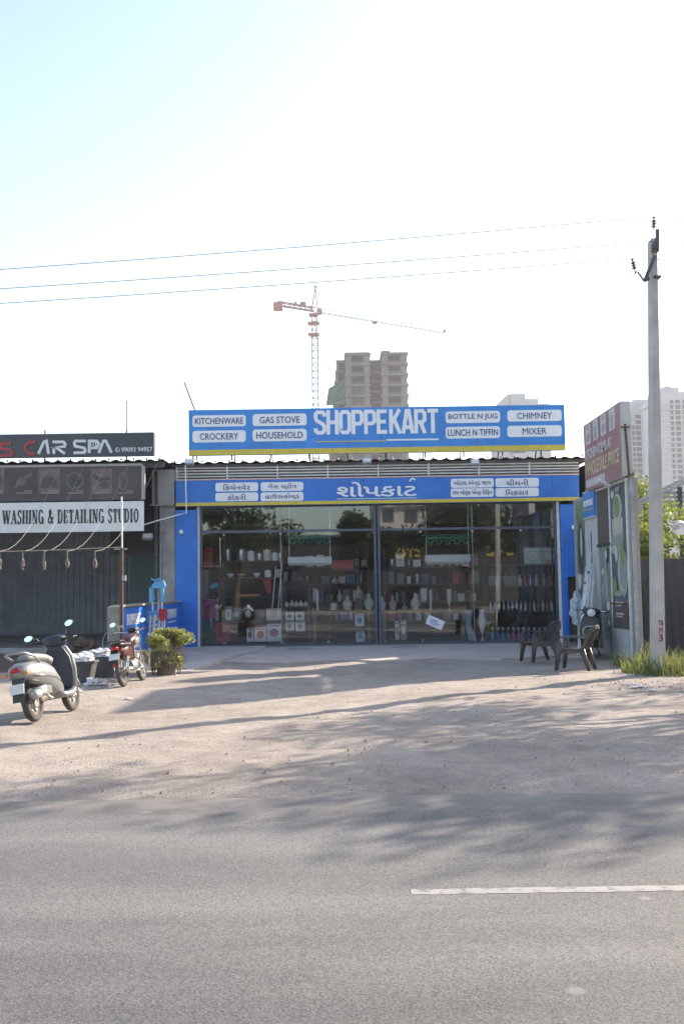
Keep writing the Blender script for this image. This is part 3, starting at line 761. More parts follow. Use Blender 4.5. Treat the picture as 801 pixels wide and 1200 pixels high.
jar('urn', 'pink urn set highest above the left display table', 'urn', 420, 701, 14, 9, 'pale_pink', prof=URN)
jar('urn', 'pale green urn on the left display table beside the centre post', 'urn', 432, 715, 20, 12, 'pale_green', prof=URN)
p = put(420, 716, YS + .1)
tag(MB().span(p.x - .1, p.x + .1, p.y - .1, p.y + .15, p.z + .005, put(420, 701, YS).z - .003).build('riser_block', 'wood'), 'wooden riser block under the pink urn', 'riser')
jar('pot', 'cream pot at the middle of the left display table', 'pot', 391, 715, 9, 8, 'cream_good', prof=CAN)
crate('product_box', 'blue and white carton under the left display table', 'box', 416, 426, 720, 734, 'white_good', face='blue_good', d=.2)
crate('product_box', 'white carton with a blue picture on the floor near the centre post', 'box', 417, 427, 740, 752, 'white_good', face='blue_good', Y=27.0)
for px, w, h, m in ((448, 8, 16, 'pale_green'), (460, 9, 17, 'pale_pink'), (473.5, 6, 9, 'crockery_grey'), (486.5, 12, 20, 'cream_good')):
    jar('lantern', {'pale_green': 'pale green lantern at the left end of the right display table', 'pale_pink': 'pale pink lantern on the right display table', 'crockery_grey': 'short grey lantern on the right display table', 'cream_good': 'wide cream lantern on the right display table'}[m], 'lantern', px, 715, h, w, m, prof=URN)
for px0, px1, py0, py1, m, fc in ((463, 467, 728, 750, 'white_good', 'grey_good'), (469, 476, 727, 750, 'card_good', 'white_good')):
    crate('product_box', 'slim white carton standing under the right display table' if m == 'white_good' else 'brown carton with a white picture under the right display table', 'box', px0, px1, py0, py1, m, face=fc, Y=27.1)
jar('tall_vase', 'white slender ornament by the hanging card', 'vase', 526, 716, 22, 5, 'white_good', prof=VASE)
jar('tall_vase', 'tall white stemmed vase on the floor behind the glass', 'vase', 565, 752.5, 38, 9, 'white_good', Y=26.7, prof=VASE, n=18)
p = put(553, 752.5, 26.7)
rings = [supz(p.x - .02 - .09 * t_ + .02 * math.sin(9 * t_), p.y, (.10 + .02 * math.sin(7 * t_)), .05, p.z + .84 * t_, 12, 2.2) for t_ in [i / 9 for i in range(10)]]
tag(MB().loft(rings).build('wrapped_vase', 'ice_glass', smooth=True), 'tall leaning vase wrapped in pale blue plastic beside the white stemmed vase', 'vase')
# hanging air curtains and bunting
for px0, px1, py0, py1, lab, bl in ((337, 388.5, 652, 663, 'white air curtain hung behind the left half of the glass', 'green scalloped bunting above the left air curtain'), (498, 551, 649.5, 661.5, 'white air curtain hung behind the right half of the glass', 'green scalloped bunting above the right air curtain')):
    Y = 26.55; a, b = put(px0, py1, Y), put(px1, py0, Y)
    t = thing('air_curtain', lab, 'air curtain', ((a.x + b.x) / 2, Y, a.z))
    MB().span(a.x, b.x, Y, Y + .2, a.z + .05, b.z).build('casing', 'white_good', t, bevel=.015)
    MB().span(a.x + .03, b.x - .03, Y - .01, Y + .18, a.z, a.z + .047).build('grille', 'galv_metal', t)
    for x in (a.x + .04, b.x - .04): MB().tube([(x, Y + .1, b.z), (x, Y + .1, zTop + .05)], .01, 6).build('hanger', 'white_good', t)
    Y = 26.5; a, b = put(px0 + 1, 639, Y), put(px1 - 1, 627, Y)
    mb = MB(); n = 5; w = (b.x - a.x) / n; hh = b.z - a.z
    for i in range(n):
        xc = a.x + w * (i + .5)
        mb.ribbon([(xc - w * .5, b.z - .02), (xc - w * .35, b.z - hh * .22), (xc, b.z - hh * .3), (xc + w * .35, b.z - hh * .22), (xc + w * .5, b.z - .02)], .05, Y, Y + .01)
        mb.prism([(xc - w * .46, b.z - hh * .40), (xc - w * .24, b.z - hh * .45), (xc - w * .02, a.z), (xc - w * .16, a.z + .02)], Y + .012, Y + .02)
        mb.prism([(xc + w * .46, b.z - hh * .40), (xc + w * .24, b.z - hh * .45), (xc + w * .04, a.z + .02), (xc + w * .16, a.z + .02)], Y + .012, Y + .02)
    mb.beam((a.x - .1, Y + .02, b.z + .01), (b.x + .1, Y + .02, b.z + .01), .02)
    mb.tube([(a.x, Y + .03, b.z), (a.x, Y + .03, zTop + .05)], .006, 5).tube([(b.x, Y + .03, b.z), (b.x, Y + .03, zTop + .05)], .006, 5)
    tag(mb.build('bunting', 'green_good'), bl, 'bunting')
crate('wall_box', 'long red carton on a high shelf left of the centre post', 'box', 387, 414, 656, 667, 'red_good', Y=28.2, d=.3)
a = put(384, 667.5, 28.2); b = put(418, 667.5, 28.2)
t = thing('high_shelf', 'high dark shelf carrying the long red carton', 'shelf', ((a.x + b.x) / 2, 28.4, zF))
MB().span(a.x, b.x, 28.15, 28.6, a.z - .04, a.z - .003).build('shelf_board', 'dark_steel', t)
for x in (a.x, b.x): MB().span(x, x + .04, 28.62, 28.66, zF, a.z + .6).build('upright', 'dark_steel', t)
# right rack
rack('display_shelf', 'tall dark metal rack of bottles inside the glass at the right end', 571, 649, (661.5, 687, 716.5), verts=(0, 1))
for px0, px1, m, lab in ((614, 633, 'pale_green', 'pale green carton on the top shelf of the right rack'), (634.5, 653, 'pale_pink', 'pale pink carton on the top shelf of the right rack')):
    crate('product_box', lab, 'box', px0, px1, 641.5, 661, m, face='white_good')
for px0, px1, lab in ((572, 587, 'grey woven basket with a looped handle, left one of the two on the right rack'), (589, 605, 'grey woven basket with a looped handle, right one of the two on the right rack')):
    a, b = put(px0, 686.5, YS), put(px1, 675, YS)
    t = thing('basket', lab, 'basket', ((a.x + b.x) / 2, YS + .1, a.z))
    MB().prism([(a.x + .02, a.z), (b.x - .02, a.z), (b.x, b.z), (a.x, b.z)], YS, YS + .2).build('body', 'grey_good', t)
    xc = (a.x + b.x) / 2; MB().tube([(xc + .1 * math.cos(R(q)), YS + .1, b.z + .13 * math.sin(R(q))) for q in range(0, 181, 20)], .012, 6).build('handle', 'grey_good', t)
rnd = random.Random(4)
for i, px in enumerate((608.5, 615, 621, 628, 637, 644.5)):
    m = ('cream_good', 'red_good', 'steel_good', 'pale_pink', 'copper_good', 'red_good')[i]
    jar('bottle', {'cream_good': 'cream bottle right of the baskets on the right rack', 'red_good': 'red bottle on the middle shelf of the right rack', 'steel_good': 'steel bottle on the middle shelf of the right rack', 'pale_pink': 'pink bottle on the middle shelf of the right rack', 'copper_good': 'copper bottle on the middle shelf of the right rack'}[m] + ', ' + ORD[i] + ' from the left', 'bottle', px, 686.5, 13, 5, m, group='bottles on the middle shelf')
for i in range(15):
    px = 574.5 + i * 5.1; m = 'steel_good' if i < 8 else ('copper_good' if i % 2 else 'cream_good')
    jar('flask', {'steel_good': 'slim steel flask in the row on the lowest shelf of the right rack', 'copper_good': 'slim copper flask in the row on the lowest shelf of the right rack', 'cream_good': 'slim cream flask in the row on the lowest shelf of the right rack'}[m].replace('in the row on', 'on') + ', ' + ORD[i] + ' from the left', 'flask', px, 716, 11.5, 3.4, m, group='flasks on the lowest shelf', n=10)
for i in range(12):
    px = 577 + i * 6.1; m = ('teal_good', 'blue_good', 'teal_good', 'grey_good', 'pink_good', 'pink_good')[i % 6]
    p = put(px, 751, 26.8)
    t = thing('water_bottle', {'teal_good': 'teal plastic water bottle on the floor behind the glass by the chairs', 'blue_good': 'blue plastic water bottle on the floor behind the glass by the chairs', 'grey_good': 'grey plastic water bottle on the floor behind the glass by the chairs', 'pink_good': 'pink plastic water bottle on the floor behind the glass by the chairs'}[m].replace(' plastic', '').replace(' by the chairs', '') + ', ' + ORD[i] + ' from the left', 'water bottle', p, group='water bottles on the shop floor')
    MB().lathe(bottle_mesh(.30, .058), 12, p).build('body', m, t, smooth=True)
    MB().lathe([(.03, .295), (.034, .3), (.034, .345), (.02, .35)], 10, p).build('cap', 'white_good', t)
# tilted card stuck inside the glass
p = W(509.5, 729.5, 26.085)
t = thing('door_card', 'white card with blue print stuck aslant on the glass right of the centre post', 'card', p, local=True, rot=(0, R(24), 0))
MB().span(-.22, .22, -.004, .004, -.12, .12).build('card_sheet', 'white_vinyl', t)
mb = MB()
for q in ((-.12, .05, .02, .05), (-.15, .12, -.03, -.01), (-.1, .06, -.07, -.055)): mb.span(q[0], q[1], -.007, -.003, q[2], q[3])
mb.build('print_band', 'blue_good', t)

# two more racks deeper in the shop
YD = 29.0
rack('display_shelf', 'long back shelf of cartons and pots deep inside the shop, left of the centre post', 300, 432, (664, 684, 705, 727), Y=YD)
rack('display_shelf', 'long back shelf of cartons and pots deep inside the shop, right of the centre post', 452, 566, (664, 684, 705, 727), Y=YD)
rnd = random.Random(77)
for (pa, pb, side) in ((303, 430, 'left'), (455, 563, 'right')):
    for lv, tier in ((664, 'top'), (684, 'second'), (705, 'third'), (727, 'lowest')):
        px = pa; kk = -1
        while px < pb - 6:
            w = rnd.uniform(4, 11); h = rnd.uniform(8, 16)
            if rnd.random() < .93:
                kk += 1; m = rnd.choice(('white_good', 'cream_good', 'grey_good', 'grey_good', 'grey_good', 'purple_good', 'void_dark', 'blue_good', 'steel_good', 'steel_good', 'card_good', 'pale_pink', 'red_good', 'steel_good'))
                cn = {'white_good': 'white', 'cream_good': 'cream', 'grey_good': 'grey', 'blue_good': 'blue', 'steel_good': 'steel', 'card_good': 'brown', 'pale_pink': 'pink', 'red_good': 'red', 'purple_good': 'purple', 'void_dark': 'black'}[m]
                if rnd.random() < .45:
                    jar('storage_pot', cn + ' pot, ' + ORD[kk] + ' item from the left on the ' + tier + ' board of the ' + side + ' back shelf', 'pot', px + w / 2, lv, h, w * .8, m, Y=YD + .1, prof=rnd.choice((URN, CAN, CAN)), group='pots on the ' + side + ' back shelf', n=10)
                else:
                    a = put(px, lv, YD); b = put(px + w * .85, lv - h, YD)
                    tag(MB().span(a.x, b.x, YD + .02, YD + .3, a.z, b.z).build('carton', m), cn + ' carton, ' + ORD[kk] + ' item from the left on the ' + tier + ' board of the ' + side + ' back shelf', 'box', 'cartons on the ' + side + ' back shelf')
            px += w + rnd.uniform(0, 3)

# hanging tags, tall leaning stock and extra pots near the glass
for px0, px1, py0, py1, m, lab in ((239, 249, 641, 663, 'red_good', 'dark red carton high at the left end behind the glass'), (236, 244, 668, 698, 'grey_good', 'grey tall carton at the left end behind the glass above the red box'),):
    crate('product_box', lab, 'box', px0, px1, py0, py1, m, Y=27.4, d=.25)
t = thing('wall_shelf', 'short dark shelf carrying cartons at the left end behind the glass', 'shelf', put(242, 663, 27.4))
for py in (663.4, 698.4):
    a, b = put(234, py, 27.4), put(256, py, 27.4); MB().span(a.x, b.x, 27.38, 27.8, a.z - .03, a.z - .003).build('shelf_board', 'dark_steel', t)
a = put(255, 700, 27.4); MB().span(a.x, a.x + .04, 27.7, 27.74, zF, a.z + 1.6).build('upright', 'dark_steel', t)
for px, h, lab in ((318, 62, 'pale upright broom handle leaning in the left rack'), (325, 66, 'pale mop handle leaning beside the left rack, the taller one')):
    a, b = put(px, 726, 26.95), put(px + 5, 726 - h, 27.2)
    tag(MB().tube([a, b], .016, 6).build('broom_handle', 'white_good'), lab, 'broom')
for px, lab in ((372, 'slim white upright tube left of the urns on the left display table'), (504.5, 'slim white upright tube on the right display table')):
    a = put(px, 716, 27.45); tag(MB().lathe([(.03, 0), (.03, .55), (.02, .56)], 8, a).build('white_tube', 'white_good'), lab, 'tube')
# ================================================================== CAR WASH
YC = 25.2
cw = thing('car_wash_building', 'dark open fronted car wash shed with a corrugated back wall on the left', 'shed', (-9, 30, 0))
zr = W(100, 543, YC).z; xr = xz(172, 545, YC)[0]; zb = W(60, 745, 34).z
mb = MB(); corrugated(mb, (-16, YC - .35, zr), (1, 0, 0), (0, 1, .01), 16 + xL - .12, 10.2, .28, .035)
rf = mb.build('roof', 'roof_sheet', cw)
bolts(-8.8, xL - .2, YC - .25, zr + .03, .31, rf)
mb = MB(); corrugated(mb, (-16, 34.6, 0), (1, 0, 0), (0, 0, 1), 16 + xL - .3, zr - .05, .20, .022)
mb.build('back_wall', 'shed_sheet', cw)
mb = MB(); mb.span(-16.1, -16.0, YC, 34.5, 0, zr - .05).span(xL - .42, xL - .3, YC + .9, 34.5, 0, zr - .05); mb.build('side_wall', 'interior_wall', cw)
a = W(152, 700, 29.5); b = W(183, 652, 29.5)
mb = MB(); mb.span(a.x, xL - .43, 29.5, 29.62, 0, b.z + .02); mb.build('partition', 'teal_wall', cw)
MB().span(a.x - .5, xL - .43, 29.3, 29.48, b.z + .05, zr - .06).build('bulkhead', 'black_panel', cw)
MB().span(-15.9, xL - .45, 26.2, 34.5, -.1, .12).build('floor', 'interior_floor', cw)
mb = MB(); mb.span(-15.9, xL - .15, YC - .1, YC, zr - .14, zr - .02).span(-15.9, xL - .15, 29, 29.1, zr - .16, zr - .04); mb.build('roof_beam', 'dark_steel', cw)
for x in (xr + .12, -15.5): MB().span(x - .035, x + .035, YC + .62, YC + .69, 0, zr - .15).build('post', 'dark_steel', cw)
# concrete pillar between both shops
a = xz(178.5, 570, 25.9)[0]; b = xL - .01
t = thing('concrete_pillar', 'bare concrete pillar between the car wash and the blue left pillar', 'pillar', ((a + b) / 2, 26, 0))
zs = W(190, 592, 25.9).z; a2 = xz(187, 640, 25.9)[0]
MB().span(a2, b, 25.92, 26.3, 0, zs).build('shaft', 'concrete', t, bevel=.01)
MB().span(a, b, 25.86, 26.3, zs + .002, zr - .1).build('head_block', 'plaster', t, bevel=.01)
mb = MB()
mb.span(a - .05, b, 25.80, 25.855, zs - .02, zs + .01).tube([(a2 + .03, 25.87, .2), (a2 + .03, 25.87, zs)], .022, 8).box((a2 + .1, 25.9, zs - .6), (.14, .05, .2)).tube([(a2 + .1, 25.88, zs - .7), (a2 + .12, 25.88, zs - 1.1), (a2 + .2, 25.88, zs - 1.2)], .012, 6)
mb.build('conduit', 'concrete', t)
# CAR SPA sign
YV = 25.0
x0, x1 = W(-40, 525, YV).x, W(181, 520, YV).x; z0, z1 = W(90, 535.6, YV).z, W(90, 508.6, YV).z
t = thing('car_spa_sign', 'black rooftop sign reading CAR SPA in silver letters with a phone number', 'sign', ((x0 + x1) / 2, YV, zr))
MB().span(x0, x1, YV, YV + .1, z0, z1).build('panel', 'black_panel', t, bevel=.006)
mb = MB(); mb.span(x1 - .02, x1 + .006, YV - .004, YV + .104, z0 - .005, z1 + .005).span(x0, x1 - .022, YV - .006, YV + .1, z1 + .002, z1 + .02); mb.build('frame', 'galv_metal', t)
for px, pt in ((51, 502), (147, 468)):
    p = W(px, pt, YV); MB().tube([(p.x, YV + .14, zr), (p.x, YV + .14, z1 + .12)], .022, 6).tube([(p.x, YV + .14, z1 + .1), (p.x, YV + .14, p.z)], .014, 6).build('support_post', 'dark_steel', t)
S = YV / FPX
def L(px, py): q = W(px, py, YV); return (q.x, q.z)
def strokes(lst, w):
    m_ = MB()
    for pts in lst: m_.ribbon([L(*q) for q in pts], w * S, YV - .025, YV + .002)
    return m_
strokes([[(45.5, 532), (52, 518), (55, 517), (57.5, 532)], [(62, 518), (75, 518), (77, 520.5), (76, 523.5), (63, 524.5), (67, 525), (76.5, 531.8)], [(63.6, 524), (63.6, 532)],
         [(101, 517), (89, 517), (87.4, 519.5), (88.5, 523), (99, 525), (100.4, 528), (99, 530.6), (86.5, 530.8)],
         [(105, 531), (105, 517), (114, 517), (116.2, 520), (114, 525), (106, 525)], [(116, 531), (121.5, 517), (124.5, 517), (131, 530.6)]], 3.2).build('car_spa_lettering', 'silver_letter', t)
strokes([[(42, 518), (33, 519), (29, 525), (34, 532), (42, 532.5)], [(14, 520), (3, 520), (1.5, 523), (3, 526), (13, 527.5), (15, 530.5), (13, 533.5), (0, 534)], [(-4, 519), (-6, 523)]], 3.4).build('red_lettering', 'red_letter', t)
mb = MB(); c_ = L(108.5, 520); mb.ribbon(ell(*c_, 4.4 * S, 4.4 * S, 16), 1.2 * S, YV - .03, YV, closed=True).ribbon(ell(*c_, 2 * S, 2 * S, 10), .8 * S, YV - .03, YV, closed=True)
mb.build('dial_mark', 'silver_letter', t)
mb = MB(); a = L(142.5, 529.8); b = L(178.8, 523.8); put_text(mb, '99093 94957', a[0], b[0], a[1], b[1], YV - .006, .015, .01)
c_ = L(138, 527.2); mb.ribbon(ell(*c_, 2.6 * S, 2.6 * S, 12), .6 * S, YV - .012, YV, closed=True)
mb.ribbon([L(137, 525.8), L(137, 527.4), L(139.2, 528.8)], .9 * S, YV - .012, YV); mb.build('phone_lettering', 'silver_letter', t)
# dark picture banner
YB = 24.95
x0, x1 = W(-40, 566, YB).x, W(167.5, 566, YB).x; z0, z1 = W(90, 586.4, YB).z, W(90, 545.5, YB).z
t = thing('picture_banner', 'dark faded banner of car care pictures in a pale frame under the roof edge', 'banner', ((x0 + x1) / 2, YB, z0))
MB().span(x0, x1, YB, YB + .05, z0, z1).build('backing', 'banner_dark', t)
mb = MB(); mb.span(x0, x1, YB - .02, YB - .002, z1 - .03, z1 + .03).span(x1 - .03, x1 + .05, YB - .02, YB + .06, z0, z1 - .033); mb.build('frame', 'plaster', t)
S = YB / FPX
for i, (px, kind) in enumerate(((-7, 0), (28, 1), (58, 2), (88, 3), (119, 4), (147, 5))):
    q = W(px, 564, YB); w, h = 12.5 * S, 15 * S
    pic = MB().span(q.x - w, q.x + w, YB - .006, YB + .002, q.z - h, q.z + h).build('picture', 'banner_dark' if i % 2 else 'banner_tint', t)
    mb = MB()
    if kind in (0, 3): mb.ribbon(ell(q.x, q.z + .02, w * .75, h * .6, 18), .05, YB - .012, YB - .003, closed=True)
    if kind == 1: mb.prism(ell(q.x - .05, q.z, w * .5, h * .35, 12), YB - .012, YB - .003).ribbon([(q.x - w * .8, q.z - h * .5), (q.x, q.z + h * .2), (q.x + w * .8, q.z + h * .6)], .06, YB - .013, YB - .004)
    if kind == 2: mb.prism([(q.x - w * .9, q.z - h * .5), (q.x + w * .9, q.z - h * .5), (q.x + w * .7, q.z), (q.x + w * .2, q.z + h * .4), (q.x - w * .5, q.z + h * .35)], YB - .012, YB - .003)
    if kind == 4: mb.ribbon([(q.x - w * .8, q.z + h * .5), (q.x - w * .1, q.z + h * .1), (q.x + w * .8, q.z + h * .25)], .09, YB - .012, YB - .003).prism(ell(q.x + w * .3, q.z - h * .3, w * .45, h * .25, 12), YB - .013, YB - .004)
    if kind == 5: mb.ribbon(ell(q.x - w * .2, q.z, w * .35, h * .7, 14), .05, YB - .012, YB - .003, closed=True)
    mb.build('shape', 'banner_tint' if i % 2 else 'banner_dark', pic)
    if kind == 3: MB().prism([(q.x - .2, q.z), (q.x - .02, q.z + .15), (q.x + .14, q.z - .02), (q.x - .06, q.z - .17)], YB - .02, YB - .014).build('dark_patch', 'black_panel', pic)
    mb = MB(); mb.span(q.x - w * .7, q.x + w * .8, YB - .008, YB - .003, q.z - h * .96, q.z - h * .88).span(q.x + w * .1, q.x + w * .8, YB - .008, YB - .003, q.z - h * .8, q.z - h * .72); mb.build('caption', 'banner_pale', pic)
# white banner with slab lettering
YW = 24.9
x0, x1 = W(-40, 605, YW).x, W(168.5, 605, YW).x; z0, z1 = W(90, 623.3, YW).z, W(90, 588.2, YW).z
t = thing('washing_banner', 'white banner reading WASHING & DETAILING STUDIO below the dark picture banner', 'banner', ((x0 + x1) / 2, YW, z0))
MB().span(x0, x1, YW, YW + .05, z0, z1).build('sheet', 'banner_white', t)
GL = {  # slab letters on a unit box: thick strokes T, thin strokes N
    'W': (1.35, [('T', (.05, 1), (.33, 0)), ('N', (.33, 0), (.6, 1)), ('T', (.6, 1), (.92, 0)), ('N', (.92, 0), (1.22, 1)), ('S', (.05, 1)), ('S', (.6, 1)), ('S', (1.22, 1))]),
    'A': (1.0, [('N', (.12, 0), (.48, 1)), ('T', (.48, 1), (.84, 0)), ('N', (.24, .33), (.7, .33)), ('S', (.12, 0)), ('S', (.84, 0))]),
    'S': (.8, [('C', [(.66, .78), (.58, .97), (.3, .98), (.14, .78), (.28, .58), (.54, .44), (.66, .22), (.5, .03), (.24, .02), (.12, .24)])]),
    'H': (1.0, [('T', (.2, 0), (.2, 1)), ('T', (.8, 0), (.8, 1)), ('N', (.2, .5), (.8, .5)), ('S', (.2, 0)), ('S', (.2, 1)), ('S', (.8, 0)), ('S', (.8, 1))]),
    'I': (.52, [('T', (.26, 0), (.26, 1)), ('S', (.26, 0)), ('S', (.26, 1))]),
    'N': (1.0, [('N', (.18, 0), (.18, 1)), ('T', (.2, 1), (.8, 0)), ('N', (.82, 0), (.82, 1)), ('S', (.18, 0)), ('S', (.16, 1)), ('S', (.82, 1))]),
    'G': (.95, [('C', [(.78, .78), (.62, .97), (.36, .98), (.17, .72), (.17, .28), (.36, .02), (.62, .03), (.8, .18)]), ('T', (.8, 0), (.8, .42)), ('S', (.76, .42))]),
    '&': (1.1, [('C', [(.98, .5), (.78, .2), (.5, .02), (.24, .06), (.16, .28), (.34, .5), (.6, .7), (.62, .9), (.48, .99), (.34, .88), (.38, .66), (.95, .02)])]),
    'D': (.95, [('T', (.2, 0), (.2, 1)), ('C', [(.14, .97), (.5, .97), (.76, .75), (.76, .25), (.5, .03), (.14, .03)]), ('S', (.16, 0)), ('S', (.16, 1))]),
    'E': (.85, [('T', (.2, 0), (.2, 1)), ('N', (.1, .96), (.72, .96)), ('N', (.2, .5), (.58, .5)), ('N', (.1, .04), (.75, .04)), ('V', (.7, .84)), ('V', (.73, .16)), ('V', (.57, .5))]),
    'T': (.85, [('T', (.42, 0), (.42, 1)), ('N', (.05, .96), (.8, .96)), ('S', (.42, 0)), ('V', (.07, .84)), ('V', (.78, .84))]),
    'L': (.8, [('T', (.2, 0), (.2, 1)), ('N', (.1, .04), (.72, .04)), ('S', (.2, 1)), ('V', (.7, .16))]),
    'U': (.95, [('T', (.2, 1), (.2, .25)), ('C', [(.2, .28), (.3, .06), (.5, .02), (.68, .08), (.76, .3), (.76, 1)]), ('S', (.2, 1)), ('S', (.76, 1))]),
    'O': (.95, [('C', [(.47, .98), (.22, .82), (.15, .5), (.22, .18), (.47, .02), (.72, .18), (.79, .5), (.72, .82), (.47, .98)])]),
    'R': (.95, [('T', (.2, 0), (.2, 1)), ('C', [(.15, .97), (.55, .96), (.68, .76), (.55, .54), (.2, .52)]), ('T', (.45, .52), (.8, 0)), ('S', (.2, 0)), ('S', (.2, 1)), ('S', (.84, 0))]),
    ' ': (.5, [])}
def slab(mb, text, u0, u1, v0, v1, y):
    tot = sum(GL[c][0] + .1 for c in text); sx = (u1 - u0) / tot; h = v1 - v0; x = u0
    P = lambda q: (x + q[0] * sx, v0 + q[1] * h)
    for c in text:
        for s_ in GL[c][1]:
            if s_[0] == 'T': mb.ribbon([P(s_[1]), P(s_[2])], .30 * sx, y - .012, y)
            elif s_[0] == 'N': mb.ribbon([P(s_[1]), P(s_[2])], .12 * sx, y - .011, y)
            elif s_[0] == 'C': mb.ribbon([P(q) for q in s_[1]], .23 * sx, y - .010, y)
            elif s_[0] == 'S':
                p_ = P(s_[1]); dz = .035 * h * (1 if s_[1][1] < .5 else -1)
                mb.span(p_[0] - .2 * sx, p_[0] + .2 * sx, y - .013, y, p_[1], p_[1] + dz * 2)
            else:
                p_ = P(s_[1]); mb.span(p_[0] - .05 * sx, p_[0] + .05 * sx, y - .014, y, p_[1] - .1 * h, p_[1] + .1 * h)
        x += (GL[c][0] + .1) * sx
u0, u1 = W(-7, 605, YW).x, W(163.5, 605, YW).x; full = 'R WASHING & DETAILING STUDIO'; tot = sum(GL[c][0] + .1 for c in full); du = (u1 - u0) / tot; uu = u0
for word in full.split(' '):
    wd = sum(GL[c][0] + .1 for c in word) * du; mb = MB(); slab(mb, word, uu, uu + wd, W(80, 613.2, YW).z, W(80, 597.2, YW).z, YW); mb.build('lettering', 'banner_ink', t); uu += wd + .6 * du
floodlight(173, 629, 25.6, 'grey bulkhead lamp under the car wash eave right of the white banner', w=.26, back=.35)
# white cable looping off the shop corner
q = [W(217, 537, 25.5), W(217.5, 560, 25.5), W(218.5, 601, 25.5), W(205, 604.5, 25.4), W(185, 610, 25.3), W(167, 615.5, 25.1)]
tag(MB().tube(q, .018, 6).build('white_conduit', 'white_paint'), 'thin white conduit dropping from the roof edge and running left to the white banner', 'conduit')

# ================================================================== LOW POSTER WALL
XW = -4.12
t = thing('boundary_wall', 'low concrete side wall with a rough stone end pier between car wash and shop', 'wall', (XW, 22, 0))
MB().span(XW - .14, XW - .02, 19.0, 25.85, -.1, 1.22).build('wall', 'concrete', t)
MB().span(XW - .18, XW + .06, 18.72, 18.99, -.1, 1.24).build('end_pier', 'stone_pier', t, bevel=.02)
MB().span(XW - .17, XW + .05, 19.0, 25.85, 1.222, 1.26).build('coping', 'stone_pier', t)
F = Matrix.Translation((XW + .004, 0, 0)) @ Matrix.Rotation(R(90), 4, 'Z')
for u, lab in ((19.05, 'blue shop poster with white lettering on the low side wall, nearest the stone pier'), (21.32, 'blue shop poster with white lettering in the middle of the low side wall'), (23.6, 'blue shop poster with white lettering on the low side wall, nearest the blue pillar')):
    t = thing('wall_poster', lab, 'poster', (XW, u + 1.1, .12), group='posters on the low side wall')
    MB().span(XW - .015, XW, u, u + 2.22, .12, 1.2).build('sheet', 'pillar_blue', t)
    mb = MB(F); put_text(mb, 'SHOPPEKART', u + .5, u + 1.8, .86, 1.08, 0, .02, .008); mb.build('lettering', 'white_vinyl', t)
    MB(F).span(u + .6, u + 1.7, -.006, 0, .76, .79).build('underline', 'white_vinyl', t)
    MB(F).span(u + .01, u + 2.21, -.004, 0, .125, .3).build('yellow_stripe', 'yellow_vinyl', t)
    MB(F).prism(rrect(u + .9, u + 1.8, .40, .64, .05), -.006, 0).build('label_plate', 'white_vinyl', t)

# thin post carrying the bulb cord
p = W(145, 790, 18.9)
px_ = p.x + .02
t = thing('cord_post', 'thin rusty post with a white upper tube holding the festoon cord', 'post', (px_, 18.62, 0))
zt = W(144.5, 582, 18.62).z; zm = W(144.5, 642, 18.62).z
MB().tube([(px_, 18.62, -.05), (px_, 18.62, zm)], .035, 8).build('lower_post', 'rust', t)
MB().tube([(px_ + .01, 18.62, zm - .1), (px_ + .0, 18.62, zt)], .015, 8).build('upper_tube', 'white_paint', t)
mb = MB(); mb.box((px_ + .05, 18.6, zm - .55), (.07, .06, .1)).beam((px_ - .14, 18.62, zm - .02), (px_ + .1, 18.62, zm - .02), .02).box((px_, 18.575, .88), (.05, .02, .03)); mb.build('bracket', 'galv_metal', t)
zc = W(60, 645, 18.62).z
q = [Vector((px_ - x, 18.62, zc + .04 - .05 * math.sin(math.pi * x / 5))) for x in (0, .5, 1, 1.5, 2, 2.5, 3, 3.5, 4, 4.5, 5)]
tag(MB().tube(q, .008, 5).build('festoon_cord', 'cord'), 'long horizontal cord stretched left from the thin post in front of the car wash', 'cord')
for k, (px, lab) in enumerate(((0, 'hanging coir ornament at the left picture edge on the festoon cord'), (27, 'hanging coir ornament second from the left on the festoon cord'), (52, 'hanging coir ornament third from the left on the festoon cord'), (79, 'hanging coir ornament fourth from the left, round with a dark centre'), (111.5, 'hanging coir ornament nearest the thin post'))):
    b = W(px, 646, 18.6); e = W(px + 74, 541.5, 25.0)
    t = thing('hanging_ornament', lab, 'ornament', b, group='ornaments hung in front of the car wash')
    pts = [b + (e - b) * s_ - Vector((0, 0, .45 * 4 * s_ * (1 - s_) * (1.25 - .9 * s_))) for s_ in [i / 10 for i in range(11)]]
    MB().tube(pts, .0035, 5).build('string', 'cord', t)
    drop = W(px, 658, 18.6)
    MB().tube([b, drop], .005, 5).build('drop_cord', 'cord', t)
    mb = MB(); rr = .042 if k > 2 else .034
    mb.lathe([(.012, .06), (.025, .03), (rr, -.02), (rr * .95, -.07), (rr * .5, -.11), (.02, -.15 if k < 3 else -.12)], 9, drop)
    for v in mb.bm.verts: v.co += Vector((rnd.uniform(-1, 1), rnd.uniform(-1, 1), rnd.uniform(-1, 1))) * .012
    mb.build('pod', 'coir', t)
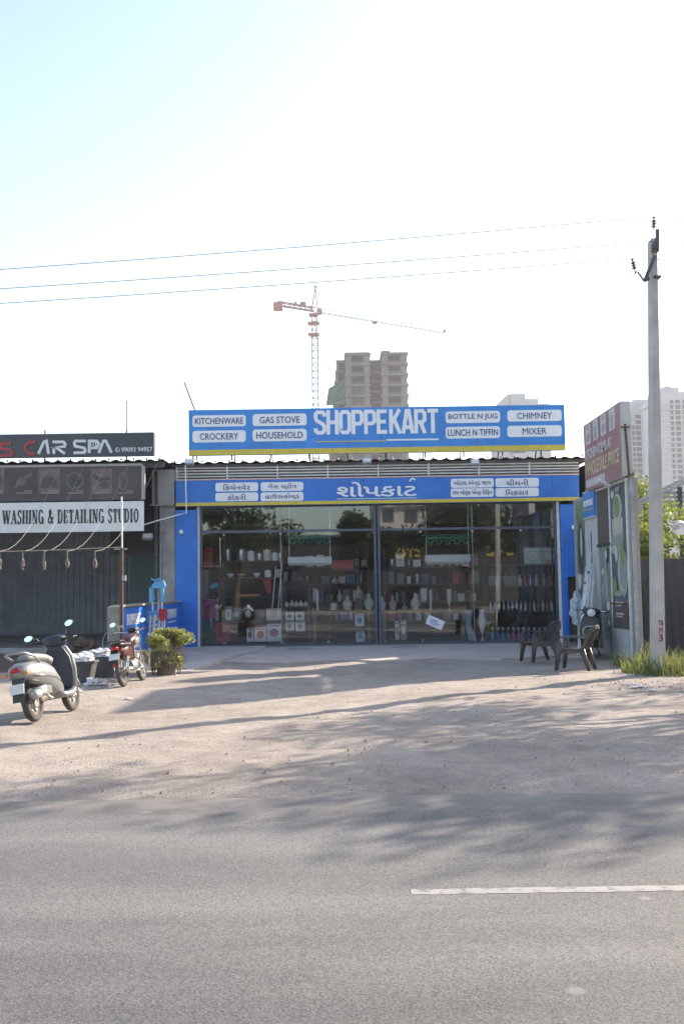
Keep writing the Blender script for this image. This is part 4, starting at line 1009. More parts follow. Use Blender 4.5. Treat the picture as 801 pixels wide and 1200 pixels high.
# ================================================================== TWO WHEELERS
def wheel(parent, x, r, w, rimr, hub=.05, spokes=5, z=None):
    z = r if z is None else z
    rot = Matrix.Rotation(R(90), 3, 'X')
    prof = [(rimr, -w * .42), (r * .9, -w * .5), (r * .98, -w * .28), (r, 0), (r * .98, w * .28), (r * .9, w * .5), (rimr, w * .42)]
    mb = MB(); n = 28; rings = []
    for j in range(n):
        a = 2 * math.pi * j / n
        rings.append([mb.v((x + q * math.cos(a), y, z + q * math.sin(a))) for q, y in prof])
    for j in range(n):
        A, B = rings[j], rings[(j + 1) % n]
        for i in range(len(prof)): mb.f((A[i], A[(i + 1) % len(prof)], B[(i + 1) % len(prof)], B[i]))
    wl = mb.build('wheel', 'tyre', parent, smooth=True)
    mb = MB(); n = 20
    mb.tube([(x + rimr * math.cos(2 * math.pi * j / n), 0, z + rimr * math.sin(2 * math.pi * j / n)) for j in range(n)], w * .36, 6, closed=True)
    mb.lathe([(hub, -w * .6), (hub * 1.2, -w * .3), (hub * 1.2, w * .3), (hub, w * .6)], 12, (x, 0, z), rot)
    for k in range(spokes):
        a = 2 * math.pi * k / spokes + .3
        mb.beam((x, 0, z), (x + rimr * math.cos(a), 0, z + rimr * math.sin(a)), .03, .045)
    mb.build('rim', 'alloy', wl, smooth=False)
    return wl
def mirror(parent, p0, p1, a, b, tilt=0):
    p0, p1 = Vector(p0), Vector(p1)
    mb = MB(); mb.tube([p0, p0 + (p1 - p0) * .5 + Vector((.02, 0, .03)), p1], .008, 6)
    c = p1 + Vector((0, math.copysign(a * .8, p1.y), .02))
    rot = Matrix.Rotation(tilt, 3, 'X') @ Matrix.Rotation(R(-78), 3, 'Y')
    st = mb.lathe([(.6, .0), (1.0, .25), (1.0, .5), (.95, .55)], 16, (0, 0, 0))
    vs = list(mb.bm.verts)[-64:]
    for v in vs:
        q = Vector((v.co.x * b, v.co.y * a, v.co.z * .06)); v.co = c + rot @ q
    o = mb.build('mirror', 'black_plastic', parent, smooth=False)
    m2 = MB(); m2.lathe([(.9, .56), (.9, .62)], 16, (0, 0, 0))
    for v in m2.bm.verts:
        q = Vector((v.co.x * b, v.co.y * a, v.co.z * .06)); v.co = c + rot @ q
    m2.build('mirror_glass', 'mirror_glass', o)
    return o
def scooter(label, loc, rotz, lean, group=None):
    t = thing('scooter', label, 'scooter', loc, local=True, rot=(lean, 0, rotz), group=group)
    wheel(t, -.62, .25, .095, .155, .06, 5); wheel(t, .62, .25, .09, .155, .05, 5)
    # rear body
    ring = [sup(0, .70, .05, .05, -.98), sup(0, .68, .13, .10, -.92), sup(0, .665, .175, .145, -.78), sup(0, .645, .20, .17, -.58), sup(0, .60, .205, .19, -.36), sup(0, .53, .195, .20, -.16), sup(0, .44, .17, .16, .0), sup(0, .36, .15, .09, .1)]
    body = MB().loft(ring).build('body', 'silver_paint', t, smooth=True)
    MB().loft([sup(0, .625, .207, .012, -.86, e=4), sup(0, .585, .213, .014, -.55, e=4), sup(0, .53, .211, .014, -.2, e=4), sup(0, .45, .18, .012, .02, e=4)]).build('trim', 'chrome', body, smooth=True)
    # dark underside and engine
    MB().loft([sup(0, .53, .10, .05, -.85), sup(0, .49, .13, .05, -.5), sup(0, .44, .12, .05, -.2)]).build('underbody', 'black_plastic', t, smooth=True)
    mb = MB(); mb.loft([sup(.08, .30, .07, .09, -.66), sup(.08, .32, .08, .11, -.45), sup(.06, .33, .09, .11, -.25), sup(.03, .33, .07, .09, -.1)])
    mb.build('engine', 'alloy', t, smooth=True)
    mb = MB(); mb.lathe([(.03, 0), (.06, .02), (.065, .1), (.065, .34), (.045, .42), (.02, .44)], 14, (-.92, -.16, .36), Matrix.Rotation(R(86), 3, 'Y'))
    mb.tube([(-.5, -.16, .33), (-.3, -.13, .26), (-.1, -.05, .27)], .018, 7); mb.build('exhaust', 'galv_metal', t, smooth=True)
    MB().loft([sup(-.165, .40, .012, .05, -.86, e=4), sup(-.235, .40, .012, .06, -.7, e=4), sup(-.235, .39, .012, .05, -.5, e=4)]).build('heat_shield', 'silver_paint', t, smooth=True)
    # seat
    MB().loft([sup(0, .845, .05, .02, -.74), sup(0, .85, .10, .045, -.66), sup(0, .85, .125, .055, -.45), sup(0, .82, .14, .055, -.22), sup(0, .78, .11, .05, -.02), sup(0, .74, .05, .03, .06)]).build('seat', 'seat_cover', t, smooth=True)
    MB().tube([(-.55, .16, .77), (-.70, .165, .86), (-.90, .14, .92), (-.97, .08, .93), (-.97, -.08, .93), (-.90, -.14, .92), (-.70, -.165, .86), (-.55, -.16, .77)], .016, 8).build('grab_rail', 'silver_paint', t, smooth=True)
    MB().loft([sup(0, .71, .06, .03, -1.0, e=4), sup(0, .72, .07, .04, -.90, e=4)]).build('tail_light', 'tail_red', t, smooth=True)
    pl = MB().beam((-.93, 0, .60), (-1.0, 0, .30), .17, .012).build('rear_mudguard', 'black_plastic', t)
    MB().box((-1.005, 0, .47), (.008, .19, .13), Euler((0, R(13), 0))).build('number_plate', 'plate_white', pl)
    for s_ in (-1, 1): MB().lathe([(.012, -.02), (.032, 0), (.03, .03)], 10, (-.965, s_ * .15, .66), Matrix.Rotation(R(-90), 3, 'Y')).build('indicator', 'orange_good', t)
    # floorboard, leg shield
    MB().loft([sup(0, .30, .14, .05, .02, e=4), sup(0, .27, .18, .045, .12, e=4), sup(0, .27, .19, .045, .34, e=4), sup(0, .31, .19, .06, .44, e=4)]).build('floorboard', 'silver_paint', t, smooth=True)
    rs = [supz(.46, 0, .07, .17, .29), supz(.455, 0, .055, .215, .42), supz(.44, 0, .05, .235, .60), supz(.42, 0, .05, .225, .78), supz(.39, 0, .05, .17, .92), supz(.37, 0, .05, .10, 1.0)]
    sh = MB().loft(rs).build('leg_shield', 'silver_paint', t, smooth=True)
    rs = [supz(.405, 0, .04, .145, .31), supz(.40, 0, .035, .185, .43), supz(.385, 0, .035, .205, .60), supz(.362, 0, .04, .195, .78), supz(.335, 0, .045, .14, .91), supz(.32, 0, .05, .08, .98)]
    MB().loft(rs).build('inner_panel', 'dark_blue_plastic', sh, smooth=True)
    mb = MB(); mb.tube([(.44, 0, .7), (.62, 0, .25)], .03, 8)
    for s_ in (-1, 1): mb.tube([(.53, s_ * .07, .42), (.62, s_ * .065, .25)], .02, 7)
    mb.build('fork', 'alloy', t, smooth=True)
    mb = MB(); rr = []
    for i in range(9):
        a = R(20 + 130 * i / 8); c = Vector((.62 + .285 * math.cos(a), 0, .25 + .285 * math.sin(a)))
        u = Vector((math.cos(a), 0, math.sin(a)))
        rr.append([c + u * q[1] + Vector((0, q[0], 0)) for q in ((-.075, -.05), (-.06, .01), (0, .03), (.06, .01), (.075, -.05), (.065, -.05), (.05, 0), (0, .018), (-.05, 0), (-.065, -.05))])
    mb.loft(rr); mb.build('front_mudguard', 'silver_paint', t, smooth=True)
    # head and bars
    hb = MB().loft([sup(0, 1.02, .05, .05, .22), sup(0, 1.035, .15, .075, .27), sup(0, 1.03, .20, .085, .36), sup(0, 1.0, .16, .09, .44), sup(0, .98, .08, .06, .50)]).build('handlebar', 'dark_blue_plastic', t, smooth=True)
    for s_ in (-1, 1): MB().tube([(.30, s_ * .15, 1.03), (.26, s_ * .25, 1.045), (.22, s_ * .36, 1.04)], [.025, .022, .022], 8).build('grip', 'black_plastic', hb, smooth=True)
    for s_ in (-1, 1): MB().tube([(.33, s_ * .2, 1.04), (.32, s_ * .3, 1.05), (.27, s_ * .38, 1.05)], .008, 5).build('brake_lever', 'chrome', hb)
    MB().lathe([(.095, 0), (.085, .03), (.03, .05)], 16, (.475, 0, 1.0), Matrix.Rotation(R(80), 3, 'Y')).build('headlight', 'lens', hb, smooth=True)
    mirror(t, (.31, .2, 1.06), (.24, .25, 1.10), .07, .045, tilt=R(-6)); mirror(t, (.31, -.2, 1.07), (.31, -.24, 1.22), .07, .045, tilt=R(-14))
    mb = MB(); mb.tube([(-.1, .1, .3), (-.13, .26, .02 - math.tan(abs(lean)) * .26 + .0)], .014, 6); mb.build('side_stand', 'black_plastic', t)
    return t
mat('seat_cover', (.22, .215, .21), .6, var=.1)
# scooter stands at the left, seen from behind, leaning on its stand
pr, pf = G(42, 846), G(79, 827); SC = .88
dv = Vector((math.sin(R(8)), math.cos(R(8)), 0)); ce = pr + dv * .62 * SC
silver = scooter('silver scooter seen from behind, leaning on its stand by the grey tubs', (ce.x, ce.y, .0), math.atan2(dv.y, dv.x), R(-10)); silver.scale = (SC,) * 3
blk = scooter('black scooter facing the road behind the plastic armchairs, below the leaning pipes', (4.98, 21.0, .05), R(-105), R(-5)); blk.scale = (.9,) * 3
for o in [k for k in blk.children_recursive if k.name.startswith('mirror')]: bpy.data.objects.remove(o)
for o in [k for k in blk.children_recursive]:
    k = o.data.materials[0].name
    if k in ('silver_paint', 'dark_blue_plastic', 'seat_cover'): o.data.materials[0] = MATS['black_paint']
# pale loop guard on the black scooter
pts = [(-.0 + .52, .16 * math.cos(R(a)), .58 + .13 * math.sin(R(a))) for a in range(0, 360, 24)]
MB().tube(pts, .014, 6, closed=True).build('front_guard', 'chrome', blk, smooth=True)
# ---- motorcycle
mc = thing('motorcycle', 'maroon and silver motorcycle seen from behind beside the wire planter', 'motorcycle', (-3.45, 16.95, 0), local=True, rot=(R(-9), 0, R(90 - 5))); mc.scale = (.84,) * 3
wheel(mc, -.63, .30, .085, .225, .06, 6); wheel(mc, .65, .30, .08, .225, .055, 6)
MB().loft([sup(0, .80, .07, .06, -.16), sup(0, .82, .12, .10, -.02), sup(0, .85, .145, .13, .16), sup(0, .86, .13, .12, .30), sup(0, .86, .07, .07, .40)]).build('fuel_tank', 'maroon_paint', mc, smooth=True)
for s_ in (-1, 1): MB().loft([sup(s_ * .135, .80, .015, .05, .02, e=3), sup(s_ * .15, .82, .015, .07, .2, e=3), sup(s_ * .125, .83, .015, .05, .34, e=3)]).build('tank_panel', 'silver_paint', mc, smooth=True)
MB().loft([sup(0, .80, .09, .03, -.80), sup(0, .80, .12, .045, -.66), sup(0, .785, .125, .05, -.4), sup(0, .77, .12, .05, -.18), sup(0, .79, .08, .04, -.06)]).build('seat', 'black_plastic', mc, smooth=True)
for s_ in (-1, 1): MB().loft([sup(s_ * .11, .63, .02, .07, -.75, e=3), sup(s_ * .13, .65, .025, .10, -.5, e=3), sup(s_ * .12, .62, .025, .11, -.25, e=3)]).build('side_panel', 'maroon_paint', mc, smooth=True)
mb = MB(); mb.tube([(-.5, .13, .82), (-.72, .15, .86), (-.93, .14, .87), (-.96, 0, .87), (-.93, -.14, .87), (-.72, -.15, .86), (-.5, -.13, .82)], .013, 7)
for y in (-.09, -.03, .03, .09): mb.tube([(-.62, y, .865), (-.95, y, .875)], .008, 5)
mb.build('luggage_rack', 'black_plastic', mc)
MB().loft([sup(0, .735, .06, .028, -.93, e=3), sup(0, .74, .07, .04, -.84, e=3)]).build('tail_light', 'tail_red', mc, smooth=True)
mg = MB().beam((-.82, 0, .70), (-1.0, 0, .42), .13, .02).build('rear_mudguard', 'black_plastic', mc)
MB().box((-.955, 0, .585), (.008, .2, .12), Euler((0, R(25), 0))).build('number_plate', 'plate_white', mg)
MB().box((-1.005, 0, .42), (.02, .07, .05)).build('reflector', 'tail_red', mg)
for s_ in (-1, 1):
    MB().lathe([(.01, -.05), (.03, 0), (.028, .03)], 10, (-.9, s_ * .17, .70), Matrix.Rotation(R(-90), 3, 'Y')).build('indicator', 'orange_good', mc)
    MB().tube([(-.52, s_ * .12, .66), (-.62, s_ * .12, .32)], .028, 8).build('shock_absorber', 'chrome', mc)
mb = MB()
for s_ in (-1, 1): mb.tube([(-.2, s_ * .08, .36), (-.63, s_ * .09, .30)], .018, 6)
mb.tube([(.38, 0, .82), (.3, 0, .45), (.2, 0, .3), (-.2, 0, .3), (-.25, 0, .65)], .02, 7); mb.build('frame', 'black_plastic', mc)
mb = MB(); mb.loft([sup(0, .36, .11, .10, -.2), sup(0, .36, .13, .12, -.02), sup(0, .38, .11, .12, .14), sup(0, .40, .08, .09, .24)])
for i in range(5): mb.span(.04, .26, -.10, .10, .5 + .03 * i, .512 + .03 * i)
mb.build('engine', 'alloy', mc)
mb = MB(); mb.tube([(.22, -.08, .45), (.3, -.12, .3), (.1, -.15, .24), (-.3, -.16, .27)], .018, 8).lathe([(.03, 0), (.05, .03), (.055, .4), (.04, .5)], 12, (-.78, -.17, .32), Matrix.Rotation(R(95), 3, 'Y')); mb.build('exhaust', 'chrome', mc, smooth=True)
mb = MB()
for s_ in (-1, 1): mb.tube([(.42, s_ * .09, .95), (.65, s_ * .08, .30)], .02, 8)
mb.build('fork', 'chrome', mc)
mb = MB(); rr = []
for i in range(9):
    a = R(10 + 150 * i / 8); c = Vector((.65 + .325 * math.cos(a), 0, .30 + .325 * math.sin(a))); u = Vector((math.cos(a), 0, math.sin(a)))
    rr.append([c + u * q[1] + Vector((0, q[0], 0)) for q in ((-.055, -.03), (0, .012), (.055, -.03), (.05, -.035), (0, 0), (-.05, -.035))])
mb.loft(rr); mb.build('front_mudguard', 'maroon_paint', mc, smooth=True)
hb = MB().tube([(.18, .36, 1.0), (.30, .30, 1.04), (.38, .12, 1.0), (.40, 0, .98), (.38, -.12, 1.0), (.30, -.30, 1.04), (.18, -.36, 1.0)], .013, 8).build('handlebar', 'chrome', mc, smooth=True)
for s_ in (-1, 1): MB().tube([(.29, s_ * .31, 1.035), (.16, s_ * .375, .995)], .021, 8).build('grip', 'black_plastic', hb)
MB().loft([sup(0, .95, .06, .05, .38), sup(0, .95, .11, .11, .46), sup(0, .95, .11, .11, .52), sup(0, .95, .10, .10, .55)]).build('headlight', 'black_plastic', mc, smooth=True)
MB().loft([sup(0, 1.04, .09, .03, .36), sup(0, 1.06, .10, .04, .44)]).build('instrument_cluster', 'black_plastic', mc, smooth=True)
for s_ in (-1, 1): mirror(mc, (.30, s_ * .22, 1.05), (.24, s_ * .25, 1.17), .07, .05, tilt=R(-10))
MB().tube([(.1, -.16, .62), (.1, -.30, .60), (.22, -.33, .45), (.22, -.30, .25), (.15, -.16, .25)], .014, 7).build('crash_guard', 'chrome', mc)
MB().tube([(-.1, .1, .3), (-.15, .27, -.01)], .013, 6).build('side_stand', 'black_plastic', mc)

# ================================================================== CHAIRS
def chair(label, loc, rotz):
    t = thing('plastic_chair', label, 'chair', loc, local=True, rotz=rotz, group='brown plastic armchairs in front of the shop')
    m = 'brown_plastic'
    st = MB().loft([sup(0, .415, .235, .02, -.22, e=5), sup(0, .405, .245, .022, 0, e=5), sup(0, .42, .25, .022, .22, e=5), sup(0, .405, .245, .02, .26, e=5)]).build('seat', m, t, smooth=True)
    mb = MB()
    # back: arched rim with slats, leaning backwards
    def bk(u, s_): return Vector((-.22 - .24 * s_ - .03 * (1 - (u / .24) ** 2), u, .42 + .44 * s_))
    rim = [bk(-.22, 0), bk(-.24, .4), bk(-.225, .8), bk(-.15, .97), bk(0, 1.02), bk(.15, .97), bk(.225, .8), bk(.24, .4), bk(.22, 0)]
    for a, b in zip(rim, rim[1:]): mb.beam(a, b, .04, .07)
    for u in (-.15, -.075, 0, .075, .15): mb.beam(bk(u, .0), bk(u, .97 if abs(u) < .12 else .92), .018, .062)
    mb.beam(bk(-.2, .3), bk(.2, .3), .02, .05)
    mb.build('backrest', m, t, bevel=.006)
    for s_ in (-1, 1):
        MB().loft([sup(s_ * .275, .43, .03, .01, .27, e=4), sup(s_ * .275, .645, .032, .014, .235, e=4), sup(s_ * .275, .665, .032, .014, .1, e=4), sup(s_ * .27, .655, .03, .014, -.15, e=4), sup(s_ * .245, .64, .025, .014, -.33, e=4)]).build('armrest', m, t, smooth=True)
        # front leg runs up into the arm
        MB().loft([supz(.29, s_ * .285, .034, .032, 0, 10, 4), supz(.255, s_ * .272, .048, .036, .25, 10, 4), supz(.22, s_ * .27, .085, .034, .43, 10, 4), supz(.24, s_ * .275, .03, .022, .64, 10, 4)]).build('leg', m, t, smooth=True)
        MB().loft([supz(-.36, s_ * .25, .034, .032, 0, 10, 4), supz(-.28, s_ * .24, .048, .036, .25, 10, 4), supz(-.2, s_ * .23, .085, .034, .43, 10, 4)]).build('leg', m, t, smooth=True)
    mb = MB(); mb.prism([(-.24, .40), (.26, .40), (.22, .36), (.1, .335), (-.1, .335), (-.2, .36)], -.25, -.235).prism([(-.24, .40), (.26, .40), (.22, .36), (.1, .335), (-.1, .335), (-.2, .36)], .235, .25)
    mb.build('apron', m, t)
    return t
p = G(631, 777)
chair('brown plastic armchair facing left, the one nearer the glass front', (p.x, p.y, .035), R(197)).scale = (.88,) * 3
p = G(673, 786)
chair('brown plastic armchair turned away from the glass, in front of the black scooter', (p.x + .02, p.y + .12, .01), R(152)).scale = (.88,) * 3

# ================================================================== TUBS, SACK, PLANTER, STANDS
def crumple(name, c, rad, m, label, cat, seed, flat=.5, parent=None, rough=.5):
    mb = MB(); bmesh.ops.create_icosphere(mb.bm, subdivisions=4, radius=1)
    for v in mb.bm.verts:
        n_ = v.co.normalized(); d = 1 + rough * (noise.noise(n_ * 1.7 + Vector((seed, 0, 0))) + .5 * noise.noise(n_ * 4 + Vector((0, seed, 0))) + .3 * noise.noise(n_ * 9 + Vector((0, 0, seed))))
        v.co = Vector((n_.x * rad[0] * d, n_.y * rad[1] * d, max(-.12 * rad[2], n_.z * rad[2] * d))) + Vector(c)
    o = mb.build(name, m, parent)
    return tag(o, label, cat) if label else o
for (px, py, w, lab, lab2, sd) in ((91, 802, .27, 'dark grey plastic tub nearest the silver scooter, topped with white sheet', 'crumpled white plastic sheet heaped in the tub nearest the silver scooter', 3),
                              (115.5, 795, .28, 'dark grey plastic tub beside the stone pier, topped with white sheet', 'crumpled white plastic sheet heaped in the tub beside the stone pier', 7)):
    p = G(px, py)
    t = thing('tub', lab, 'tub', (p.x, p.y + w * .6, 0))
    c = Vector((p.x, p.y + w * .6, 0))
    MB().loft([supz(c.x, c.y, w * .72, w * .72, 0, 20, 5), supz(c.x, c.y, w * .95, w * .9, .33, 20, 5), supz(c.x, c.y, w * .98, w * .93, .345, 20, 5)]).build('body', 'tub_grey', t, smooth=False)
    MB().loft([supz(c.x, c.y, w * 1.05, w * 1.0, .346, 20, 5), supz(c.x, c.y, w * 1.05, w * 1.0, .375, 20, 5)]).build('rim', 'tub_grey', t)
    crumple('plastic_sheet', c + Vector((0, 0, .39)), (w * .88, w * .8, .11), 'plastic_bag', lab2, 'plastic sheet', sd)
crumple('cloth_sack', G(80, 776) + Vector((.05, 1.2, .17)), (.30, .26, .24), 'sack_brown', 'brown crumpled cloth sack behind the grey tubs', 'sack', 5, rough=.7)
for (px, py, r_, lab, sd) in ((112, 803, .11, 'white plastic scrap on the ground between the grey tubs', 2), (126, 793, .10, 'white plastic scrap at the foot of the stone pier', 4), (205, 777, .07, 'pale plastic scrap by the right side of the wire planter', 9), (89, 812, .06, 'small plastic scrap lying in front of the nearest tub', 13)):
    crumple('plastic_scrap', G(px, py) + Vector((0, 0, .02)), (r_ * 1.3, r_, r_ * .75), 'plastic_bag', lab, 'litter', sd, rough=1.0)
# red soil heap in the shade of the car wash
mb = MB(); rows = []
for i in range(30):
    row = []
    for j in range(44):
        x = -12.5 + 7.4 * j / 43; y = 19.2 + 5.4 * i / 29
        e = math.sin(math.pi * i / 29) ** .6 * min(1, (43 - j) / 12) ** 1.0
        z = -.06 + e * (.17 + .16 * noise.noise((x * .8, y * .8, 2)) + .07 * noise.noise((x * 3, y * 3, 5)) + .03 * noise.noise((x * 8, y * 8, 1)))
        row.append(mb.v((x, y, z)))
    rows.append(row)
for i in range(29):
    for j in range(43): mb.f((rows[i][j], rows[i][j + 1], rows[i + 1][j + 1], rows[i + 1][j]))
tag(mb.build('loose_soil', 'soil_red'), None, None, kind='stuff')
# rubber hose ring by the pier
p = G(128, 765)
tag(MB().tube([Vector((p.x, p.y, .28)) + Vector((.16 * math.cos(R(a)), .12 * math.sin(R(a)), .25 * math.sin(R(a)))) for a in range(0, 360, 24)], .015, 6, closed=True).build('hose_loop', 'galv_metal'), 'thin grey hose loop standing behind the stone pier', 'hose')
# wire planter
pc = G(193, 791) + Vector((.05, -.1, 0))
t = thing('planter', 'round wire mesh planter with a yellow green bush beside the motorcycle', 'planter', pc)
mb = MB(); rr = .25
for zz in (.02, .15, .28, .41): mb.tube([pc + Vector((rr * (1 + .15 * zz) * math.cos(R(a)), rr * (1 + .15 * zz) * math.sin(R(a)), zz)) for a in range(0, 360, 20)], .008, 5, closed=True)
for a in range(0, 360, 15):
    c, s_ = math.cos(R(a)), math.sin(R(a)); mb.tube([pc + Vector((rr * c, rr * s_, 0)), pc + Vector((rr * 1.07 * math.cos(R(a + 8)), rr * 1.07 * math.sin(R(a + 8)), .43))], .006, 4)
mb.build('wire_cage', 'rust', t)
crumple('soil', pc + Vector((0, 0, .04)), (.17, .17, .26), 'dry_twig', None, None, 6, parent=t, rough=.15)
rb = random.Random(19); bl = []
for i in range(26):
    a_ = rb.uniform(0, 6.28); q_ = rb.uniform(.05, .44); zz_ = .60 + .18 * (1 - q_ / .42) + rb.uniform(-.12, .09)
    bl.append((pc + Vector((.08 + q_ * math.cos(a_), q_ * math.sin(a_), zz_)), (rb.uniform(.10, .16), rb.uniform(.10, .16), rb.uniform(.08, .13))))
for i in range(22):
    a_ = rb.uniform(-3.3, .9); bl.append((pc + Vector((.25 * math.cos(a_), .25 * math.sin(a_), rb.uniform(.10, .5))), (.06, .06, .10)))
leaves('foliage', bl, 3800, .08, 'foliage_bush', t, 5, aspect=.30, shell=.3)
mb = MB(); rnd = random.Random(8)
for i in range(46):
    a = rnd.uniform(0, 6.28); q = rnd.uniform(.05, .3)
    mb.tube([pc + Vector((.1 * math.cos(a), .1 * math.sin(a), .3)), pc + Vector((q * math.cos(a), q * math.sin(a), rnd.uniform(.5, .8)))], .005, 4)
for i in range(90):
    a = rnd.uniform(-3.0, 1.2); z_ = rnd.uniform(.1, .5); mb.tube([pc + Vector((.2 * math.cos(a), .2 * math.sin(a), z_)), pc + Vector((rnd.uniform(.3, .42) * math.cos(a), rnd.uniform(.3, .42) * math.sin(a), z_ + rnd.uniform(-.1, .15)))], .004, 4)
mb.build('stem', 'dry_twig', t)
# pale blue topped rack stands
p = W(184, 730, 21.5)
t = thing('rack_stand', 'white tube stand with pale blue plastic brackets in front of the low poster wall', 'rack', (p.x, 21.5, 0))
xs = [W(px, 720, 21.5).x for px in (179, 185, 190)]; zt = W(185, 683, 21.5).z
for i, x in enumerate(xs): MB().tube([(x, 21.5 + .08 * (i % 2), 0), (x, 21.5 + .08 * (i % 2), zt - .05)], .02, 8).build('tube', 'white_paint', t)
zz = W(185, 689, 21.5).z
mb = MB(); xa, xb = W(176, 689, 21.5).x, W(194, 689, 21.5).x
mb.prism([(xa + .02, zz), (xa + .1, zz + .12), (xb - .05, zz + .16), (xb, zz + .05), (xb - .03, zz - .02)], 21.4, 21.6)
mb.span(xa, xa + .06, 21.4, 21.6, zz - .3, zz + .02).span(xb - .08, xb - .03, 21.4, 21.6, zz - .3, zz - .02).span(xa + .06, xa + .1, 21.42, 21.5, zz - .25, zz - .15)
mb.tube([(xa + .02, 21.5, zz + .2), (xa + .1, 21.5, zz + .15), (xb - .1, 21.5, zz + .2)], .018, 6); mb.build('bracket', 'sky_plastic', t)
zz = W(185, 719, 21.5).z
mb = MB(); mb.span(xa - .03, xb - .1, 21.4, 21.62, zz - .04, zz + .05).span(xa - .06, xa, 21.4, 21.62, zz - .2, zz); mb.build('bracket', 'sky_plastic', t)
MB().span(xb - .12, xb + .03, 21.38, 21.45, zz - .15, zz + .1).build('tag_plate', 'red_good', t)
mb = MB()
for px in (176, 181, 187, 193): x = W(px, 740, 21.5).x; mb.tube([(x, 21.35, 0), (x + .02, 21.4, zz - .03)], .018, 6)
mb.build('lower_leg', 'white_paint', t)
# ================================================================== POSTER WALL AND RIGHT SIDE
XP = 5.6
FP = Matrix.Translation((XP, 0, 0)) @ Matrix.Rotation(R(-90), 4, 'Z')
def yx(px): return XP * FPX / (px - CX - 0.0)          # depth at which the wall plane shows at this column
def pz(px, py): return W(px, py, yx(px)).z
t = thing('poster_wall', 'side wall of crockery posters and bare panels running towards the road by the utility pole', 'wall', (XP, 22, 0))
ZT = 3.56
MB().span(XP, XP + .1, 19.66, 24.75, 0, ZT).build('backing', 'plaster', t)
MB().span(XP - .06, XP + .02, 19.62, 19.72, 0, ZT + .2).build('post', 'galv_metal', t, bevel=.005)
MB().span(XP - .035, XP - .003, 20.0, 20.08, 0, ZT).build('post', 'louvre_white', t)
MB().span(XP - .035, XP - .003, 21.28, 21.36, 0, ZT).build('post', 'louvre_white', t)
def panel(pa, pb, za, zb, m, off=.012, name='poster'):
    o = MB(FP).span(-yx(pa), -yx(pb), -off, -.002, za, zb).build(name, m, t); return o
def art(par, m, polys, off=.016):
    for i, q in enumerate(polys if isinstance(polys[0][0], (list, tuple)) else [polys]):
        MB(FP).prism(q, -off - .003 * i, -off + .003 - .003 * i).build('picture', m, par)
def pu(px): return -yx(px)
# far swirl poster
o = panel(675.3, 685, 1.5, pz(680, 587), 'poster_green')
uc = pu(680.5); art(o, 'poster_dark', [ell(uc - .02, 2.35, .33, .62, 18)]); art(o, 'crockery_green', [ell(uc + .1, 3.2, .25, .18, 14)], .02); art(o, 'poster_white', [ell(uc + .05, 2.5, .1, .35, 14)], .024); art(o, 'poster_white', [ell(uc - .25, 1.75, .2, .35, 14, 180, 360)], .02)
o = panel(675.3, 685, .35, 1.49, 'poster_slate')
# white panel with lower grey part
o = panel(685.3, 700, .95, ZT - .02, 'poster_white'); art(o, 'poster_slate', [[(pu(692.5) - .05, 1.9), (pu(692.5) + .05, 1.9), (pu(692.5) + .05, 2.7), (pu(692.5) - .05, 2.7)]])
panel(685.3, 702, .12, .94, 'brown_panel', name='panel')
o = panel(700.3, 714.6, pz(707, 637), ZT - .02, 'brown_panel', name='panel')
MB(FP).span(pu(700.5), pu(716), -.05, -.0125, pz(707, 637) - .06, pz(707, 637) + .0).build('rail', 'dark_steel', t)
o = panel(702.3, 717, .35, pz(708, 640), 'poster_green', .02)
uc = pu(708.5)
art(o, 'crockery_grey', [[(uc - .16, 1.2), (uc + .16, 1.2), (uc + .18, 1.65), (uc + .08, 1.8), (uc + .07, 2.05), (uc - .07, 2.05), (uc - .08, 1.8), (uc - .18, 1.65)]], .026)
art(o, 'poster_slate', [[(uc - .24, .5), (uc + .24, .5), (uc + .27, 1.0), (uc + .12, 1.15), (uc - .12, 1.15), (uc - .27, 1.0)]], .026)
art(o, 'poster_dark', [[(uc + .02, 1.9), (uc + .30, 2.0), (uc + .34, 2.3), (uc + .1, 2.25)]], .024)
rp_ = random.Random(2)
for k_ in range(5): art(o, ('crockery_cream', 'poster_white', 'crockery_grey')[k_ % 3], [ell(uc + rp_.uniform(-.2, .2), .7 + .36 * k_, .10 + .04 * (k_ % 2), .07 + .03 * (k_ % 3), 12)], .034 + .002 * k_)
zb = pz(726, 706)
o = panel(716.2, 733.6, zb, ZT - .02, 'poster_slate', .02)
uc = pu(724.5)
art(o, 'crockery_cream', [ell(uc + .02, 3.05, .33, .30, 20)], .026); art(o, 'crockery_green', [ell(uc - .02, 3.08, .22, .22, 18)], .032)
art(o, 'crockery_grey', [ell(uc - .02, 2.45, .46, .34, 22, 170, 370)], .029); art(o, 'crockery_cream', [[(uc - .42, 2.85), (uc + .38, 2.85), (uc + .36, 2.45), (uc - .40, 2.45)]], .023)
art(o, 'crockery_cream', [ell(uc + .26, 1.75, .36, .50, 22)], .026); art(o, 'crockery_grey', [ell(uc + .32, 1.8, .25, .40, 20)], .032)
art(o, 'crockery_green', [ell(uc + .32, 2.12, .15, .24, 16)], .036); art(o, 'crockery_cream', [ell(uc - .30, 2.22, .20, .09, 14)], .034)
for k_, (du, z_, a_, b_, m_) in enumerate(((-.28, 3.35, .12, .08, 'poster_white'), (.1, 3.42, .2, .05, 'crockery_grey'), (-.3, 1.45, .16, .2, 'crockery_green'), (-.1, 2.12, .1, .16, 'poster_white'), (.02, 1.32, .3, .06, 'crockery_grey'))): art(o, m_, [ell(uc + du, z_, a_, b_, 16)], .038 + .002 * k_)
o = panel(716.8, 733.6, .62, zb - .06, 'brown_panel', .05, 'panel')
mb = MB(FP)
